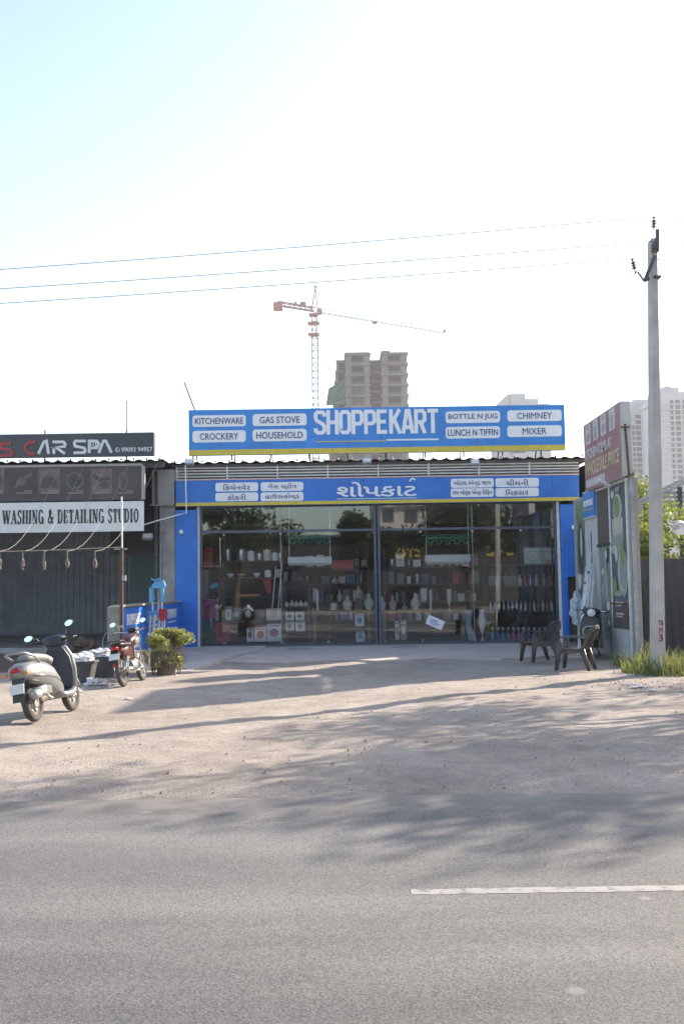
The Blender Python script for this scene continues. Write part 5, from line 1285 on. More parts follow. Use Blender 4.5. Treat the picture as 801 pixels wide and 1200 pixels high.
for z_ in (1.12, .9): mb.span(pu(721), pu(730), -.056, -.048, z_, z_ + .035).span(pu(721), pu(728), -.056, -.048, z_ - .05, z_ - .025)
mb.build('print_band', 'pale_letter', o)
panel(716.8, 733.6, .06, .615, 'poster_white', .045, 'panel')
MB(FP).span(pu(716.2), pu(734.4), -.06, -.02, zb - .05, zb - .01).build('rail', 'rust', t)
mb = MB(); mb.span(6.05, 6.42, 24.35, 24.74, 0, 5.25).span(6.423, 6.95, 24.35, 24.74, 0, 5.6).span(6.30, 6.36, 24.75, 25.9, 0, 3.2); mb.build('shadow_blocker', 'plaster', t)  # unseen blocks added behind the hoarding to shape shadow and sun streak
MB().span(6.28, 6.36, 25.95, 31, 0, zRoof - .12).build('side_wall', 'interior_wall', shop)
# red board
t = thing('wholesale_board', 'weathered red hoarding offering items at wholesale price on top of the poster wall', 'hoarding', (5.5, 21, ZT))
zb, zt = 3.575, 5.04
MB().span(5.4, 5.585, 19.6, 22.62, zb, zt).build('box', 'poster_white', t)
FB = Matrix.Translation((5.4, 0, 0)) @ Matrix.Rotation(R(-90), 4, 'Z')
fc = MB(FB).span(-22.6, -19.62, -.006, .002, zb + .01, zt - .01).build('face', 'red_board', t)
mb = MB(FB); h = zt - zb
put_text(mb, 'KITCHEN ITEMS AT', -22.5, -20.25, zb + h * .45, zb + h * .60, -.008, .02, .01)
mb.build('lettering', 'pale_letter', fc)
mb = MB(FB); put_text(mb, 'WHOLESALE PRICE', -22.5, -19.75, zb + h * .20, zb + h * .40, -.008, .015, .01); mb.build('lettering', 'ochre_letter', fc)
for i, u in enumerate((-22.4, -21.75, -21.1, -20.42)):
    pb = MB(FB).span(u, u + .42, -.010, -.004, zb + h * .68, zt - .04).build('picture', 'pale_letter', fc)
    m_ = MB(FB)
    if i % 2: m_.prism([(u + .1, zb + h * .70), (u + .32, zb + h * .70), (u + .30, zb + h * .86), (u + .24, zb + h * .9), (u + .24, zt - .08), (u + .18, zt - .08), (u + .18, zb + h * .9), (u + .12, zb + h * .86)], -.014, -.009)
    else: m_.prism(ell(u + .21, zb + h * .78, .13, .1, 14), -.014, -.009).prism(ell(u + .21, zb + h * .92, .09, .05, 12), -.014, -.009)
    m_.build('shape', 'crockery_grey', pb)
MB(FB).span(-22.5, -20.9, -.010, -.004, zb + h * .04, zb + h * .15).build('pale_strip', 'pale_letter', fc)
mb = MB(); a = W(731.5, 497, 19.56); b = W(736.5, 558, 19.56); mb.beam(a, b, .045, .03); c = W(732, 500.5, 19.56); mb.beam(c - Vector((.085, 0, 0)), c + Vector((.085, 0, 0)), .03, .02).beam((5.42, 19.57, zb - .02), (5.62, 19.57, zb + .05), .03)
mb.build('prop', 'rust', t)
# small blue sign
ya, yb = yx(686.3), yx(699.7)
t = thing('small_shop_sign', 'small square blue shop sign with white band fixed high on the poster wall', 'sign', (XP - .05, (ya + yb) / 2, 3))
za, zb_ = W(693, 606, (ya + yb) / 2).z, W(693, 576, (ya + yb) / 2).z
MB(FP).span(-ya, -yb, -.06, -.02, za, zb_).build('panel', 'sign_blue', t)
mb = MB(FP)
for q in ((-ya - .01, -yb + .01, za - .02, za), (-ya - .01, -yb + .01, zb_, zb_ + .02)): mb.span(q[0], q[1], -.064, -.018, q[2], q[3])
mb.build('frame', 'white_paint', t)
h = zb_ - za
mb = MB(FP); put_text(mb, 'SHOPPEKART', -ya + .08, -yb - .08, za + h * .42, za + h * .68, -.062, .04, .008); mb.build('lettering', 'white_vinyl', t)
MB(FP).span(-ya + .08, -yb - .08, -.064, -.058, za + h * .28, za + h * .33).build('stripe', 'yellow_vinyl', t)
p = W(720, 566, 20.9)
t = thing('floodlight', 'tilted white floodlight under the red hoarding above the bowl poster', 'floodlight', p)
MB().box((XP - .22, 20.9, p.z), (.26, .18, .07), Euler((0, R(32), 0))).build('housing', 'white_paint', t, bevel=.012)
MB().tube([(XP - .16, 20.9, p.z), (XP - .02, 20.85, p.z + .08)], .02, 6).build('bracket', 'dark_steel', t)
# leaning pipes
for k, (pt, pb, lab) in enumerate((((691.5, 648), (681, 742), 'white pipe leaning on the poster wall, the tallest of the bundle'), ((693, 660), (684.5, 744), 'white pipe leaning on the poster wall, second behind the front one'), ((687, 664), (679.5, 738), 'white pipe with blue ties leaning on the poster wall, leftmost of the bundle'),
                         ((696, 662), (690, 752), 'white pipe leaning on the poster wall, rightmost of the bundle'), ((690, 672), (686.5, 748), 'white pipe leaning on the poster wall, shortest of the bundle'))):
    a = W(*pt, 22.75 + .06 * k); b = W(*pb, 22.0 + .1 * k); d = (b - a) / (b.z - a.z); b = b + d * (.02 - b.z)
    t = thing('leaning_pipe', lab, 'pipe', b, group='white pipes leaning on the poster wall')
    MB().tube([b, a], .026, 8).build('tube', 'white_paint', t, smooth=True)
    if k in (0, 2):
        for q in (.45, .8): c = b + (a - b) * q; MB().tube([c - (a - b).normalized() * .03, c + (a - b).normalized() * .03], .032, 8).build('tie', 'blue_good', t)
# clear plastic bundle behind the black scooter
p = W(675, 714, 22.9)
mb = MB(); bmesh.ops.create_icosphere(mb.bm, subdivisions=4, radius=1)
for v in mb.bm.verts:
    n_ = v.co.normalized(); d = 1 + .5 * (noise.noise(n_ * 2.3) + .5 * noise.noise(n_ * 6)); v.co = Vector((n_.x * .13 * d, n_.y * .13 * d, n_.z * .32 * d)) + p
tag(mb.build('plastic_bundle', 'ice_glass'), 'pale crumpled plastic bundle standing behind the black scooter', 'bundle')

# ---- utility pole
p = G(772, 791)
bx, by = p.x, p.y + .1
tp = W(763.5, 281, by)
t = thing('utility_pole', 'grey concrete utility pole with red painted marks and insulators at its top', 'pole', (bx, by, 0))
def rect(cx_, cy_, w, d, z): return [(cx_ - w / 2, cy_ - d / 2, z), (cx_ + w / 2, cy_ - d / 2, z), (cx_ + w / 2, cy_ + d / 2, z), (cx_ - w / 2, cy_ + d / 2, z)]
MB().loft([rect(bx, by, .165, .34, -.2), rect(bx + (tp.x - bx) * .5, by, .14, .29, tp.z * .5), rect(tp.x, by, .105, .22, tp.z - .06), rect(tp.x, by, .085, .19, tp.z)]).build('shaft', 'pole_concrete', t, bevel=.008)
mb = MB(); lean = (tp.x - bx) / tp.z; yf = by - .17
for (txt, py, h) in (('TB', 730, .085), ('M', 738.5, .10), ('3', 747.5, .12)):
    z = W(775, py, yf).z; xx = bx + lean * z + .012; w = .062 if len(txt) == 1 else .09
    put_text(mb, txt, xx - w / 2, xx + w / 2, z - h / 2, z + h / 2, yf + .0 + (z * .012) - .002, 0 if txt == 'M' else .02, .006)
mb.build('painted_mark', 'paint_red_mark', t)
Yp = by - .14
def q_(px, py, dy=0): return W(px, py, Yp + dy)
mb = MB(); a, b = q_(769.4, 269), q_(769.4, 295); mb.beam(a, b, .06, .05)
a, b = q_(766.5, 300, -.03), q_(754.5, 329.5, -.03); mb.beam(a, b, .055, .055); mb.beam(b, q_(760, 326, -.03), .05, .05)
mb.tube([q_(754, 329.5, -.03), q_(747, 319, -.03), q_(744.5, 318.5, -.03), q_(743, 321, -.03)], .016, 6)
mb.box(q_(767.3, 326.5, .1), (.12, .28, .035)); mb.build('bracket', 'dark_steel', t)
def insul(px, pa, pb, px2=None):
    a, b = q_(px2 or px, pb, -.02), q_(px, pa, -.02); d = (b - a); L_ = d.length; rot = d.to_track_quat('Z', 'Y').to_matrix()
    prof = [(.012, 0), (.012, L_ * .15)]
    for k in range(3): z = L_ * (.2 + .2 * k); prof += [(.02, z), (.048, z + L_ * .03), (.048, z + L_ * .07), (.022, z + L_ * .13)]
    prof += [(.012, L_ * .85), (.03, L_ * .95), (.02, L_)]
    MB().lathe(prof, 10, a, rot).build('insulator', 'insulator', t, smooth=True)
    return b
e1 = insul(765.5, 254, 269.5); e2 = insul(765, 283, 298); e3 = insul(740, 303, 318, 743.5)
for k, (e, lab) in enumerate(((e1, 'topmost thin overhead wire crossing the sky to the pole'), (e2, 'middle thin overhead wire crossing the sky to the pole'), (e3, 'lowest thin overhead wire crossing the sky to the pole'))):
    s0 = (.078, .068, .066)[k]; c2 = s0 / 84
    pts = [Vector((e.x - d, e.y, e.z - s0 * d + c2 * d * d)) for d in [84 * i / 28 for i in range(28, -1, -1)]] + [Vector((e.x + d, e.y, e.z - .05 * d + .05 / 60 * d * d)) for d in (2, 4, 6, 8, 12, 20, 30, 40, 50, 60)]
    tag(MB().tube(pts, .0072, 5).build('overhead_wire', 'wire'), lab, 'wire', 'overhead wires on the pole')

# ---- fence, pier, frame, bag, greenery
t = thing('sheet_fence', 'dark corrugated sheet fence behind the utility pole', 'fence', (9, 21.2, 0))
mb = MB(); corrugated(mb, (5.95, 21.2, .0), (1, 0, 0), (0, 0, 1), 9, 2.02, .19, .03); mb.build('sheet', 'fence_sheet', t)
mb = MB()
for x in (6.2, 8.2, 10.2, 12.2, 14.2): mb.span(x - .03, x + .03, 21.24, 21.3, 0, 1.95)
for z_ in (.5, 1.6): mb.span(5.95, 14.9, 21.305, 21.35, z_, z_ + .05)
mb.build('rail', 'dark_steel', t)
p = W(748.5, 775, 20.25)
mb = MB(); rnd = random.Random(3)
for i in range(14): mb.box((p.x + rnd.uniform(-.015, .015), 20.3 + rnd.uniform(-.015, .015), .05 + i * .1), (.10 + rnd.uniform(-.02, .02), .28, .092))
tag(mb.build('stone_stub', 'stone_pier', bevel=.015), 'rough stacked stone stub between the poster wall and the dark fence', 'stone wall')
Yt = 27.0
t = thing('steel_frame', 'weathered steel truss frame with flat slats rising above the hedge at the right edge', 'frame', (8.5, Yt, 0))
def q_(px, py): return W(px, py, Yt)
mb = MB()
for a, b in (((741, 590), (806, 558.5)), ((741, 594.5), (806, 564))): mb.beam(q_(*a), q_(*b), .06, .06)
for i in range(9):
    px = 741 + 7 * i; mb.beam(q_(px, 590.5 - 3.4 * i), q_(px + 3.5, 592.8 - 3.4 * i), .03).beam(q_(px + 3.5, 592.8 - 3.4 * i), q_(px + 7, 590.5 - 3.4 * (i + 1)), .03)
mb.build('truss_rail', 'galv_metal', t)
for i in range(5): MB().span(q_(772 - i * 2, 577 + 5 * i).x, 12, Yt + .03, Yt + .08, q_(785, 577 + 5 * i).z - .045, q_(785, 577 + 5 * i).z + .03).build('slat', 'galv_metal', t)
for px, py, m in ((795, 571, 'dark_steel'), (750, 592, 'galv_metal'), (822, 556, 'dark_steel')):
    a = q_(px, py); MB().span(a.x - .05, a.x + .05, Yt - .06, Yt + .02, 0, a.z).build('post', m, t)
mb = MB(); rows = []
for i in range(16):
    row = []
    for j in range(20):
        u = j / 19; v = i / 15
        x = 6.95 + 1.25 * u; z = 2.88 - .08 * u - (.38 + .75 * u * u) * v * (1 - .35 * (1 - u)) + .12 * noise.noise((u * 4, v * 4, 1))
        y = 21.9 - .25 * v + .18 * noise.noise((u * 5, v * 5, 4)) + .08 * noise.noise((u * 14, v * 11, 2))
        row.append(mb.v((x, y, z)))
    rows.append(row)
for i in range(15):
    for j in range(19): mb.f((rows[i][j], rows[i][j + 1], rows[i + 1][j + 1], rows[i + 1][j]))
o = mb.build('plastic_drape', 'plastic_bag', smooth=True); sd = o.modifiers.new('thick', 'SOLIDIFY'); sd.thickness = .006
tag(o, 'torn white plastic sheet draped over the hedge at the right edge of the photo', 'plastic sheet')
def shrub(label, c, r, h, n, seed, m='foliage_hedge', leaf=.11):
    c = Vector(c); t = thing('shrub', label, 'shrub', c, group='shrubs behind the fence')
    rnd = random.Random(seed); bl = []
    for i in range(9):
        a = rnd.uniform(0, 6.28); q = rnd.uniform(0, r * .7); s_ = rnd.uniform(.3, .5) * r
        bl.append((c + Vector((q * math.cos(a), q * math.sin(a), rnd.uniform(.35, 1) * h - s_ * .4)), (s_ * 1.2, s_ * 1.2, s_)))
    leaves('foliage', bl, n, leaf, m, t, seed)
    mb = MB()
    for i in range(9):
        b_ = bl[i][0]; mb.tube([c + Vector((rnd.uniform(-.1, .1), rnd.uniform(-.1, .1), 0)), c * .4 + b_ * .6 - Vector((0, 0, .1 * h)), b_], [.03, .02, .008], 5)
    mb.build('stem', 'bark', t)
shrub('yellow green shrub just right of the poster wall behind the fence', (6.95, 23.0, 0), 1.0, 3.1, 6000, 1)
shrub('dense yellow green shrub behind the fence and the utility pole', (8.0, 24.2, 0), 1.35, 3.2, 7500, 2)
shrub('bushy shrub behind the fence under the white plastic sheet', (8.6, 22.8, 0), 1.1, 2.75, 6000, 3)
shrub('taller shrub behind the fence at the right edge below the slats', (10.2, 26.2, 0), 1.6, 3.6, 7000, 4)
shrub('tall pale shrub far behind the fence under the steel truss', (9.2, 31, 0), 1.6, 4.6, 6000, 5)
# grass at the pole
def blades(name, spots, hmin, hmax, m, seed, w=.008):
    rnd = random.Random(seed); mb = MB()
    for (cx_, cy_, rx, ry, n) in spots:
        for _ in range(n):
            a = rnd.uniform(0, 6.28); q = rnd.random() ** .6; x, y = cx_ + rx * q * math.cos(a), cy_ + ry * q * math.sin(a)
            h = rnd.uniform(hmin, hmax) * (1.12 - .85 * q) * (.55 + .9 * abs(noise.noise((x * 3, y * 3, 0))) + .25); x += rnd.gauss(0, .05); y += rnd.gauss(0, .09); l = rnd.uniform(.1, .6) * h; b = rnd.uniform(0, 6.28); dx, dy = l * math.cos(b), l * math.sin(b)
            pw = rnd.uniform(0, 3.14); wx, wy = w * math.cos(pw), w * math.sin(pw)
            v0 = mb.v((x - wx, y - wy, -.02)); v1 = mb.v((x + wx, y + wy, -.02)); v2 = mb.v((x + dx * .4 + wx * .8, y + dy * .4 + wy * .8, h * .6)); v3 = mb.v((x + dx * .4 - wx * .8, y + dy * .4 - wy * .8, h * .6)); v4 = mb.v((x + dx, y + dy, h))
            mb.f((v0, v1, v2, v3)); mb.f((v3, v2, v4))
    return mb.build(name, m, fix=False)
o = blades('grass', [(bx + .05, by - .1, .5, .35, 420), (bx - .2, by + .4, .3, .5, 260), (bx + .75, by + .5, .6, .6, 620), (bx + .35, by + 1.3, .4, .6, 420), (bx + 1.4, by + 1.4, .8, .8, 500), (bx - .1, by + 1.9, .12, .5, 60), (bx + 1.3, by - .2, .6, .4, 260), (bx + .5, by + .1, .25, .25, 200)], .07, .50, 'grass_blade', 5)
tag(o, None, None, kind='stuff')
# stones and scraps on the apron
mb = MB(); rnd = random.Random(21)
for i in range(1300):
    y = 7.7 + 12.5 * rnd.random() ** 1.5; x = rnd.uniform(-.45, .45) * y * 1.05
    if i % 5 == 0: x, y = rnd.gauss(4.3, .8), rnd.gauss(15.4, .7)
    s_ = .004 + .010 * rnd.random() ** 3 + (.008 if rnd.random() < .01 else 0)
    vs = [mb.v((x + s_ * a * rnd.uniform(.7, 1.3), y + s_ * b * rnd.uniform(.7, 1.3), .012 + s_ * .7 * c_ * rnd.uniform(.6, 1.2))) for a, b, c_ in ((-1, -1, -1), (1, -1, -1), (1, 1, -1), (-1, 1, -1), (0, 0, 1.1), (.4, -.3, 1))]
    for f in ((0, 1, 5), (1, 2, 5), (2, 4, 5), (2, 3, 4), (3, 0, 4), (0, 5, 4)): mb.f([vs[k] for k in f])
mat('stone', (.29, .25, .22), .95, var=.4, scale=4)
tag(mb.build('loose_stones', 'stone'), None, None, kind='stuff')
for (px, py, r_, lab, sd) in ((748, 806, .055, 'white paper scrap on the ground in front of the utility pole grass', 31), (738, 803, .035, 'small white scrap left of the utility pole grass', 33), (764, 810, .045, 'pale scrap on the ground right in front of the utility pole', 35), (150, 820, .04, 'white flat scrap on the dirt between scooter and motorcycle', 37), (207, 793, .05, 'small white scrap on the dirt in front of the planter', 39)):
    crumple('paper_scrap', G(px, py) + Vector((0, 0, .015)), (r_ * 1.4, r_, r_ * .3), 'plastic_bag', lab, 'litter', sd, rough=1.0)
# ================================================================== FAR BUILDINGS AND CRANE
def shared(name, me, m, parent, loc):
    o = bpy.data.objects.new(name, me); C.objects.link(o); o.parent = parent
    rm = ROOTM.get(rootof(parent).name); o.location = (rm @ Vector(loc)) if rm else loc
    return o
def box_mesh(sx, sy, sz, m):
    mb = MB().box((0, 0, 0), (sx, sy, sz)); me = bpy.data.meshes.new('block'); mb.bm.to_mesh(me); mb.bm.free(); me.materials.append(MATS[m]); return me
# unfinished tower
Yu = 290.0; k = Yu / FPX; FH = 12.6 * k
def u(px, py): q = W(px, py, Yu); return q.x, q.z
xA, xB = u(405, 450)[0], u(433, 450)[0]; xC, xD = u(447.5, 450)[0], u(477, 450)[0]; ztop = u(440, 413.5)[1]
t = thing('unfinished_tower', 'unfinished concrete tower block with open floors and green netting behind the shop roof', 'building', ((xA + xD) / 2, Yu, 0))
nfl = int(ztop / FH)
cols = MB(); slabs = MB(); voids = MB()
ys = (Yu, Yu + 12); D = 26
for (a, b) in ((xA, xB), (xC, xD)):
    w = b - a
    for f in (0, .22, .78, 1): cols.span(a + (w - (1.6 if f in (0, 1) else .35)) * f, a + (w - (1.6 if f in (0, 1) else .35)) * f + (1.6 if f in (0, 1) else .35), Yu + .15, Yu + .8, 0, ztop - .3)
    voids.span(a + .3, b - .3, Yu + 2.2, Yu + 2.5, 0, ztop - .35)
for (yy) in (Yu + 6, Yu + 12, Yu + 18, Yu + D): cols.span(xA + .1, xA + .9, yy - .6, yy + .6, 0, ztop - .3).span(xD - .9, xD - .1, yy - .6, yy + .6, 0, ztop - .3)
voids.span(xB + .1, xC - .1, Yu + 6, Yu + 6.3, 0, ztop - FH * 1.2)
for i in range(nfl + 1):
    z = ztop - i * FH
    for (a, b) in ((xA, xB), (xC, xD)): slabs.span(a - .35, b + .35, Yu - .5, Yu + D, z - .55, z)
    slabs.span(xB + .16, xC - .16, Yu + 3.5, Yu + D, z - 1.3 - .4, z - 1.3)
cols.build('column', 'raw_concrete', t); slabs.build('floor_slab', 'raw_concrete', t)
voids.build('bay_shade', 'void_dark', t)  # near-black sheets standing in for the shade inside the open bays
rnd = random.Random(6)
me = box_mesh((xB - xA) * .55, .3, FH - .56, 'infill_block'); me2 = box_mesh((xB - xA) * .55, .3, (FH - .56) * .4, 'infill_block')
for i in range(nfl):
    zc = ztop - i * FH - FH / 2 - .28
    for j, (a, b) in enumerate(((xA, xB), (xC, xD))):
        if i >= 3 and not (i < 5 and j == 1): shared('infill_wall', me, '', t, ((a + b) / 2, Yu + 1.3, zc))
        else: shared('infill_wall', me2, '', t, ((a + b) / 2 + .2, Yu + 1.1, zc - FH * .24))
# parapet bits on top
mb = MB(); mb.span(xA, xB, Yu + 1, Yu + 1.3, ztop, ztop + .5).span(xC, xC + 2.5, Yu + 2, Yu + 4, ztop, ztop + 1.0)
for i in range(12): x = rnd.choice((rnd.uniform(xA, xB), rnd.uniform(xC, xD))); mb.span(x, x + .1, Yu + .3, Yu + .4, ztop, ztop + rnd.uniform(.5, 1.3))
mb.build('rebar', 'rust', t)
# left side wing, receding, with netting
mb = MB()
for i in range(nfl + 1):
    z = ztop - i * FH
    mb.span(xA - 2.8 - .28 * i, xA - .2, Yu + 6, Yu + D, z - .6 - .4, z - .6)
    for yy in (Yu + 6.2, Yu + 14): mb.span(xA - 2.6 - .28 * i, xA - 1.9 - .28 * i, yy, yy + .7, z - FH - .6, z - 1.0)
mb.build('side_balcony', 'raw_concrete', t)
MB().span(xA - 2.2, xA - .25, Yu + 9, Yu + 9.3, 0, ztop - 1.1).build('side_wall', 'void_dark', t)  # same near-black tone, standing in for shade between the wing floors
mb = MB(); rows = []
for i in range(14):
    row = []
    for j in range(8):
        v, uu = i / 13, j / 7
        q = u(404.5 - 20 * uu - 3 * v * uu, 440 + 30 * v + 10 * uu * (1 - v)); d = noise.noise((uu * 3, v * 5, 2)) * 1.2
        row.append(mb.v((q[0], Yu + 4.5 + d + 2 * uu, q[1] + d * .3)))
    rows.append(row)
for i in range(13):
    for j in range(7): mb.f((rows[i][j], rows[i][j + 1], rows[i + 1][j + 1], rows[i + 1][j]))
o = mb.build('safety_net', 'net_green', t); sd = o.modifiers.new('thick', 'SOLIDIFY'); sd.thickness = .15
mb = MB()
for i in range(4):
    a = u(477, 456 + 6 * i); b = u(490 - i, 449 + 6 * i); mb.beam((a[0], Yu + 3, a[1]), (b[0], Yu + 1, b[1]), .14)
    mb.beam((a[0], Yu + 8, a[1] - .5), (b[0] - .4, Yu + 5, b[1] - .6), .12)
mb.build('scaffold_pole', 'infill_block', t)
# tower crane
Yk = 290.0
def kq(px, py, Y=Yk): return W(px, py, Y)
base = kq(368.5, 470); top = kq(368.5, 364)
t = thing('tower_crane', 'red and white tower crane with a long lowered jib beside the unfinished tower', 'crane', (base.x, Yk, 0))
def lattice(mb, p0, p1, w, step, r, tri=False):
    p0, p1 = Vector(p0), Vector(p1); d = (p1 - p0); L_ = d.length; d.normalize()
    u_ = d.cross(Vector((0, 0, 1))) if abs(d.z) < .9 else Vector((1, 0, 0)); u_.normalize(); v_ = u_.cross(d).normalized()
    cs = [(-1, -1), (1, -1), (0, 1)] if tri else [(-1, -1), (1, -1), (1, 1), (-1, 1)]
    cs = [u_ * a * w / 2 + v_ * b * w / 2 for a, b in cs]
    for c in cs: mb.beam(p0 + c, p1 + c, r)
    n = max(1, int(L_ / step))
    for i in range(n):
        a, b = p0 + d * (L_ * i / n), p0 + d * (L_ * (i + 1) / n)
        for j in range(len(cs)):
            c, e = cs[j], cs[(j + 1) % len(cs)]
            mb.beam(a + c, (b + e) if i % 2 else (b + e), r * .7); mb.beam(b + c, b + e, r * .7)
mb = MB(); lattice(mb, (base.x, Yk, 0), (top.x, Yk, kq(368.5, 396).z), 1.75, 1.9, .26); mb.build('mast', 'crane_white', t)
mb = MB(); lattice(mb, (base.x, Yk, kq(368, 396).z), (top.x, Yk, kq(368.5, 368).z), 1.5, 1.9, .25)
for py, w in ((392, 3.2), (379, 3.4), (369, 2.6)): z = kq(368.5, py).z; mb.span(base.x - w / 2, base.x + w / 2, Yk - 1.5, Yk + 1.5, z - .25, z + .15)
mb.build('climbing_frame', 'crane_red', t)
mb = MB(); z0 = top.z; ap = Vector((top.x + .3, Yk, kq(369, 336).z))
for sx, sy in ((-1, -1), (1, -1), (1, 1), (-1, 1)): mb.beam((top.x + sx * .9, Yk + sy * .9, z0), ap, .2)
for s_ in (.3, .55, .8):
    q = .9 * (1 - s_); z = z0 + (ap.z - z0) * s_
    for a, b in (((-1, -1), (1, -1)), ((1, -1), (1, 1)), ((1, 1), (-1, 1)), ((-1, 1), (-1, -1))): mb.beam((top.x + a[0] * q + .3 * s_, Yk + a[1] * q, z), (top.x + b[0] * q + .3 * s_, Yk + b[1] * q, z), .12)
mb.box(ap + Vector((.1, 0, .1)), (.7, .5, .4)); mb.build('apex', 'crane_red', t)
jd = Vector((32.5 + 7.5, 27, 0)); jt = Vector((top.x, Yk, top.z + .3)); je = jt + jd
mb = MB(); lattice(mb, jt, je, 1.3, 1.8, .11, True); jb = mb.build('jib', 'crane_white', t)
mb = MB(); q = jt + jd * .44; mb.box(q - Vector((0, 0, 1.0)), (1.3, 1.3, .6)); mb.build('trolley', 'crane_red', jb); MB().box(je, (.8, .8, .6)).build('jib_tip', 'crane_red', jb)
cd = -jd.normalized() * 12.2; ce = jt + cd
mb = MB(); lattice(mb, jt, ce, 1.1, 1.6, .22); mb.build('counter_jib', 'crane_red', t)
mb = MB(); mb.box(ce + Vector((0, 0, -.9)), (2.6, 1.4, 2.4)); mb.build('counterweight', 'crane_red', t, bevel=.2)
mb = MB(); mb.box(jt + cd * .32 + Vector((0, 0, 1.0)), (1.6, 1.2, 1.2)).box(jt + cd * .52 + Vector((0, 0, .9)), (.7, .9, .9)); mb.build('winch', 'crane_white', t)
mb = MB(); mb.box(jt + jd.normalized() * 1.8 + Vector((0, -.8, -.6)), (1.3, 1.3, 1.6)); mb.build('cab', 'crane_white', t)
mb = MB()
mb.tube([ap, jt + jd * .38 + Vector((0, 0, .6))], .06, 4).tube([ap, jt + jd * .75 + Vector((0, 0, .6))], .06, 4).tube([ap, ce + Vector((0, 0, .5))], .08, 4); mb.build('tie_cable', 'crane_white', t)
# apartment towers at the right edge
def tower(label, Y, px0, px1, pyt, grid, name='apartment_tower', depth=20, extra=None):
    a, b = W(px0, 560, Y), W(px1, 560, Y); zt = W((px0 + px1) / 2, pyt, Y).z
    t = thing(name, label, 'building', ((a.x + b.x) / 2, Y, 0))
    mb = MB().span(a.x, b.x, Y, Y + depth, 0, zt)
    if extra:
        for (p0, p1, pt, dy) in extra: mb.span(W(p0, 560, Y).x, W(p1, 560, Y).x, Y + dy, Y + depth * .8, zt * .5 if dy < 0 else zt - 1, W((p0 + p1) / 2, pt, Y).z)
    mb.build('wall', 'tower_pale', t)
    fh = 6.45 * Y / FPX; n = int((zt - 3) / fh)
    for (p0, p1, skip) in grid:
        x0, x1 = W(p0, 560, Y).x, W(p1, 560, Y).x
        me = box_mesh(x1 - x0, .3, fh * .62, 'tower_window')
        for i in range(n - skip): shared('window', me, '', t, ((x0 + x1) / 2, Y - .08, zt - 2.2 - fh * (i + skip + .5)))
    mb = MB()
    for i in range(n): mb.span(a.x - .2, b.x + .2, Y - .5, Y - .0, zt - 2.2 - fh * (i + 1) - .15 * fh, zt - 2.2 - fh * (i + 1) + .02 * fh)
    mb.build('balcony_slab', 'tower_pale', t)
    return t
tower('pale high rise with balcony rows just left of the utility pole, in the far distance', 330, 740, 769, 471, ((742, 745, 3), (746.5, 752, 1), (754, 760, 0), (763, 768, 1)), extra=((746, 769, 467.5, 1),))
tower('pale tallest high rise at the right picture edge, with a blank side wall facing left', 310, 775, 826, 459, ((788, 791, 0), (794, 799, 0), (803, 808, 0), (812, 818, 0)), extra=((780, 800, 453, 1), (785, 792, 451, 2), (772.5, 774.8, 470, 3)))
# pale stepped block above the sign
Y = 300; t = thing('far_building', 'pale stepped building top showing above the right half of the rooftop sign', 'building', (W(612, 470, Y).x, Y, 0))
def bx_(p0, p1, pt, y0): return (W(p0, 470, Y).x, W(p1, 470, Y).x, Y + y0, Y + 15, 0, W((p0 + p1) / 2, pt, Y).z)
mb = MB(); mb.span(*bx_(598, 615.5, 461.5, 0)).span(*bx_(615.8, 631, 466.5, 1)).span(*bx_(631.3, 645, 471.5, 2))
zz = W(605, 461.5, Y).z; a = W(582, 472, Y).x; b = W(597.8, 472, Y).x
mb.prism([(a, 0), (b, 0), (b, zz), (a + (b - a) * .8, zz), (a, W(590, 473, Y).z)], Y + .5, Y + 15)
mb.build('wall', 'tower_pale', t)
me = box_mesh(2.2, .3, 1.3, 'tower_window')
for i in range(14):
    for px in (601, 609): q = W(px, 472, Y); shared('window', me, '', t, (q.x, Y - .1, zz - 4.2 - 3.2 * i))

# ================================================================== TREES
def tree(label, c, h, spread, n, seed, leaf=.16, keep=None, group=None, trunk=.16, lo=.4, kinds=9, name='roadside_tree', aspect=.5):
    c = Vector(c); t = thing(name, label, 'tree', c, group=group); rnd = random.Random(seed)
    mb = MB(); fork = c + Vector((rnd.uniform(-.2, .2), rnd.uniform(-.2, .2), h * lo * .8))
    mb.tube([c - Vector((0, 0, .2)), c + Vector((.05, 0, h * .15)), fork], [trunk * 1.3, trunk, trunk * .8], 9)
    bl = []
    for i in range(kinds):
        a = 2.4 * i + rnd.uniform(-.4, .4); q = spread * rnd.uniform(.35, .8) * (1 if i else .1)
        p = c + Vector((q * math.cos(a), q * math.sin(a), h * rnd.uniform(lo + .1, .9)))
        s_ = spread * rnd.uniform(.22, .4); bl.append((p, (s_ * 1.25, s_ * 1.25, s_ * .8)))
        mid = fork + (p - fork) * .5 + Vector((0, 0, .1 * h))
        mb.tube([fork - Vector((0, 0, .1)), mid, p, p + (p - mid) * .35], [trunk * .5, trunk * .3, trunk * .16, .01], 6)
        for j in range(3):
            e = p + Vector((rnd.uniform(-1, 1), rnd.uniform(-1, 1), rnd.uniform(-.5, .7))) * s_; mb.tube([mid + (p - mid) * .6, e], [trunk * .14, .008], 5)
    mb.build('trunk', 'bark', t)
    leaves('crown', bl, n, leaf, 'foliage_tree', t, seed, keep=keep, shell=.3, aspect=aspect)
    return t
off = lambda p: p.x / max(p.y, .1) > .40
tree('open crowned roadside tree whose dappled shade falls across the near road', (9.2, 15.7, 0), 7.4, 3.6, 9500, 41, leaf=.15, keep=off, group='roadside trees right of the picture')
tree('taller roadside tree standing behind the first beyond the right picture edge', (13.6, 18.4, 0), 7.4, 3.5, 2200, 43, leaf=.15, keep=off, group='roadside trees right of the picture')
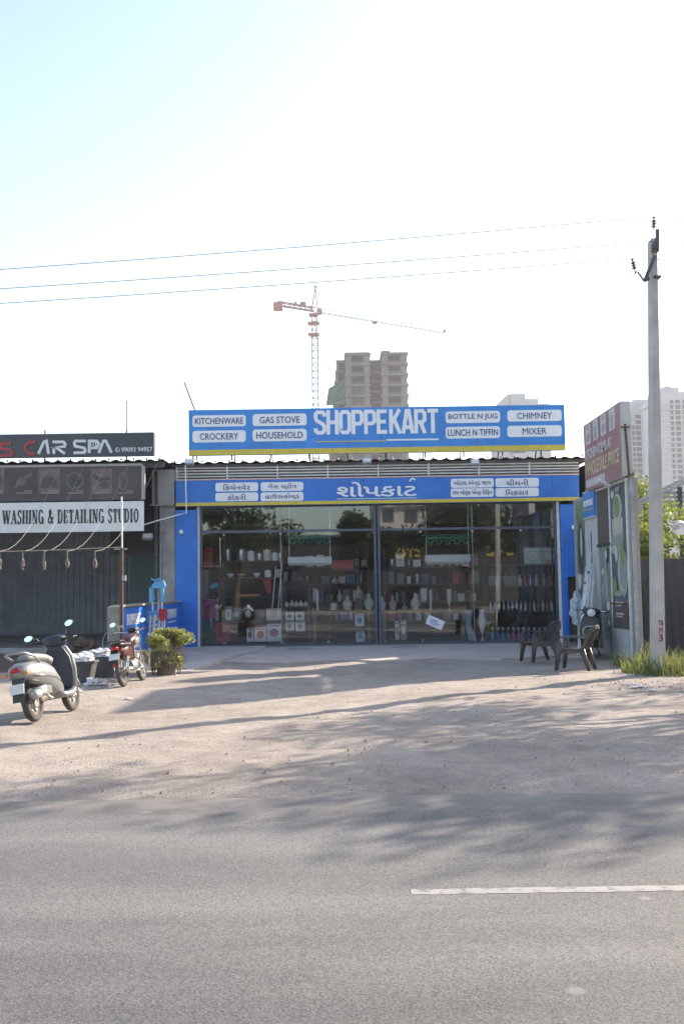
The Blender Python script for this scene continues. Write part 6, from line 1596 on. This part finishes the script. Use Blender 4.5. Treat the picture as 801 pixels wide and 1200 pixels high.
tree('broad roadside tree nearest the dark fence beyond the right picture edge', (13.4, 19.4, 0), 6.6, 3.3, 1500, 47, leaf=.15, keep=off, group='roadside trees right of the picture')
# other side of the road, seen mirrored in the shop glass
for i, (x, y, h, s_, lab) in enumerate(((8.0, -13, 9.5, 4.2, 'dense dark tree across the road mirrored in the right half of the glass'), (12.5, -17, 9, 3.8, 'dark tree across the road beside the yellow lettered shop'), (-7.0, -15, 9.5, 4.0, 'dark tree across the road mirrored in the left half of the glass'), (1.6, -20, 8, 2.6, 'slim tree across the road mirrored beside the centre post'), (-13, -14, 8, 3.6, 'leafy tree across the road at the far left of the reflection'))):
    tree(lab, (x, y, 0), h, s_, 5200, 60 + i, leaf=.36, kinds=16, group='trees across the road', trunk=.2, lo=.3)
t = thing('roadside_shop', 'dark low shop across the road with large yellow letters, seen mirrored in the glass', 'shop', (5, -28, 0))
MB().span(-18, 22, -34, -26, 0, 5.4).build('wall', 'opp_wall', t)
MB().span(-18.2, 22.2, -34.2, -25.2, 5.42, 5.6).build('roof', 'roof_sheet', t)
FO = Matrix.Translation((0, -25.98, 0)) @ Matrix.Rotation(R(180), 4, 'Z')
for x0, x1 in ((-5.9, -2.8), (-14.5, -11.0)): mb = MB(FO); put_text(mb, 'STORE', x0, x1, 3.8, 4.5, -.02, .03, .04); mb.build('lettering', 'yellow_vinyl', t)
for x in (-14, -9, -4, 1, 6, 11, 16): MB().span(x, x + 3.2, -26.05, -25.97, .3, 3.1).build('shutter', 'dark_steel', t)
t = thing('apartment_block', 'pale apartment block across the road with stacked balconies, seen mirrored in the glass', 'building', (10, -80, 0))
MB().span(4, 20, -95, -80, 0, 26).build('wall', 'opp_pale', t)
mb = MB()
for i in range(8): mb.span(5, 19, -80.0 + .02, -79, 3 + 3 * i, 3.25 + 3 * i)
mb.build('balcony_slab', 'white_paint', t)
me = box_mesh(1.4, .2, 1.6, 'tower_window')
for i in range(8):
    for x in (6, 9, 12, 15, 18): shared('window', me, '', t, (x, -79.95, 1.8 + 3 * i))

# ================================================================== AIR
hz = bpy.data.materials.new('thin_haze'); hz.use_nodes = True; n_ = hz.node_tree.nodes; n_.clear()
ho = n_.new('ShaderNodeOutputMaterial'); hv = n_.new('ShaderNodeVolumePrincipled')
hv.inputs['Color'].default_value = (.93, .95, 1, 1); hv.inputs['Density'].default_value = HAZE; hv.inputs['Anisotropy'].default_value = .25
hz.node_tree.links.new(hv.outputs[0], ho.inputs['Volume']); MATS['thin_haze'] = hz
o = MB().span(-260, 260, -110, 400, -2, 105).build('haze', 'thin_haze'); tag(o, None, None, kind='stuff')
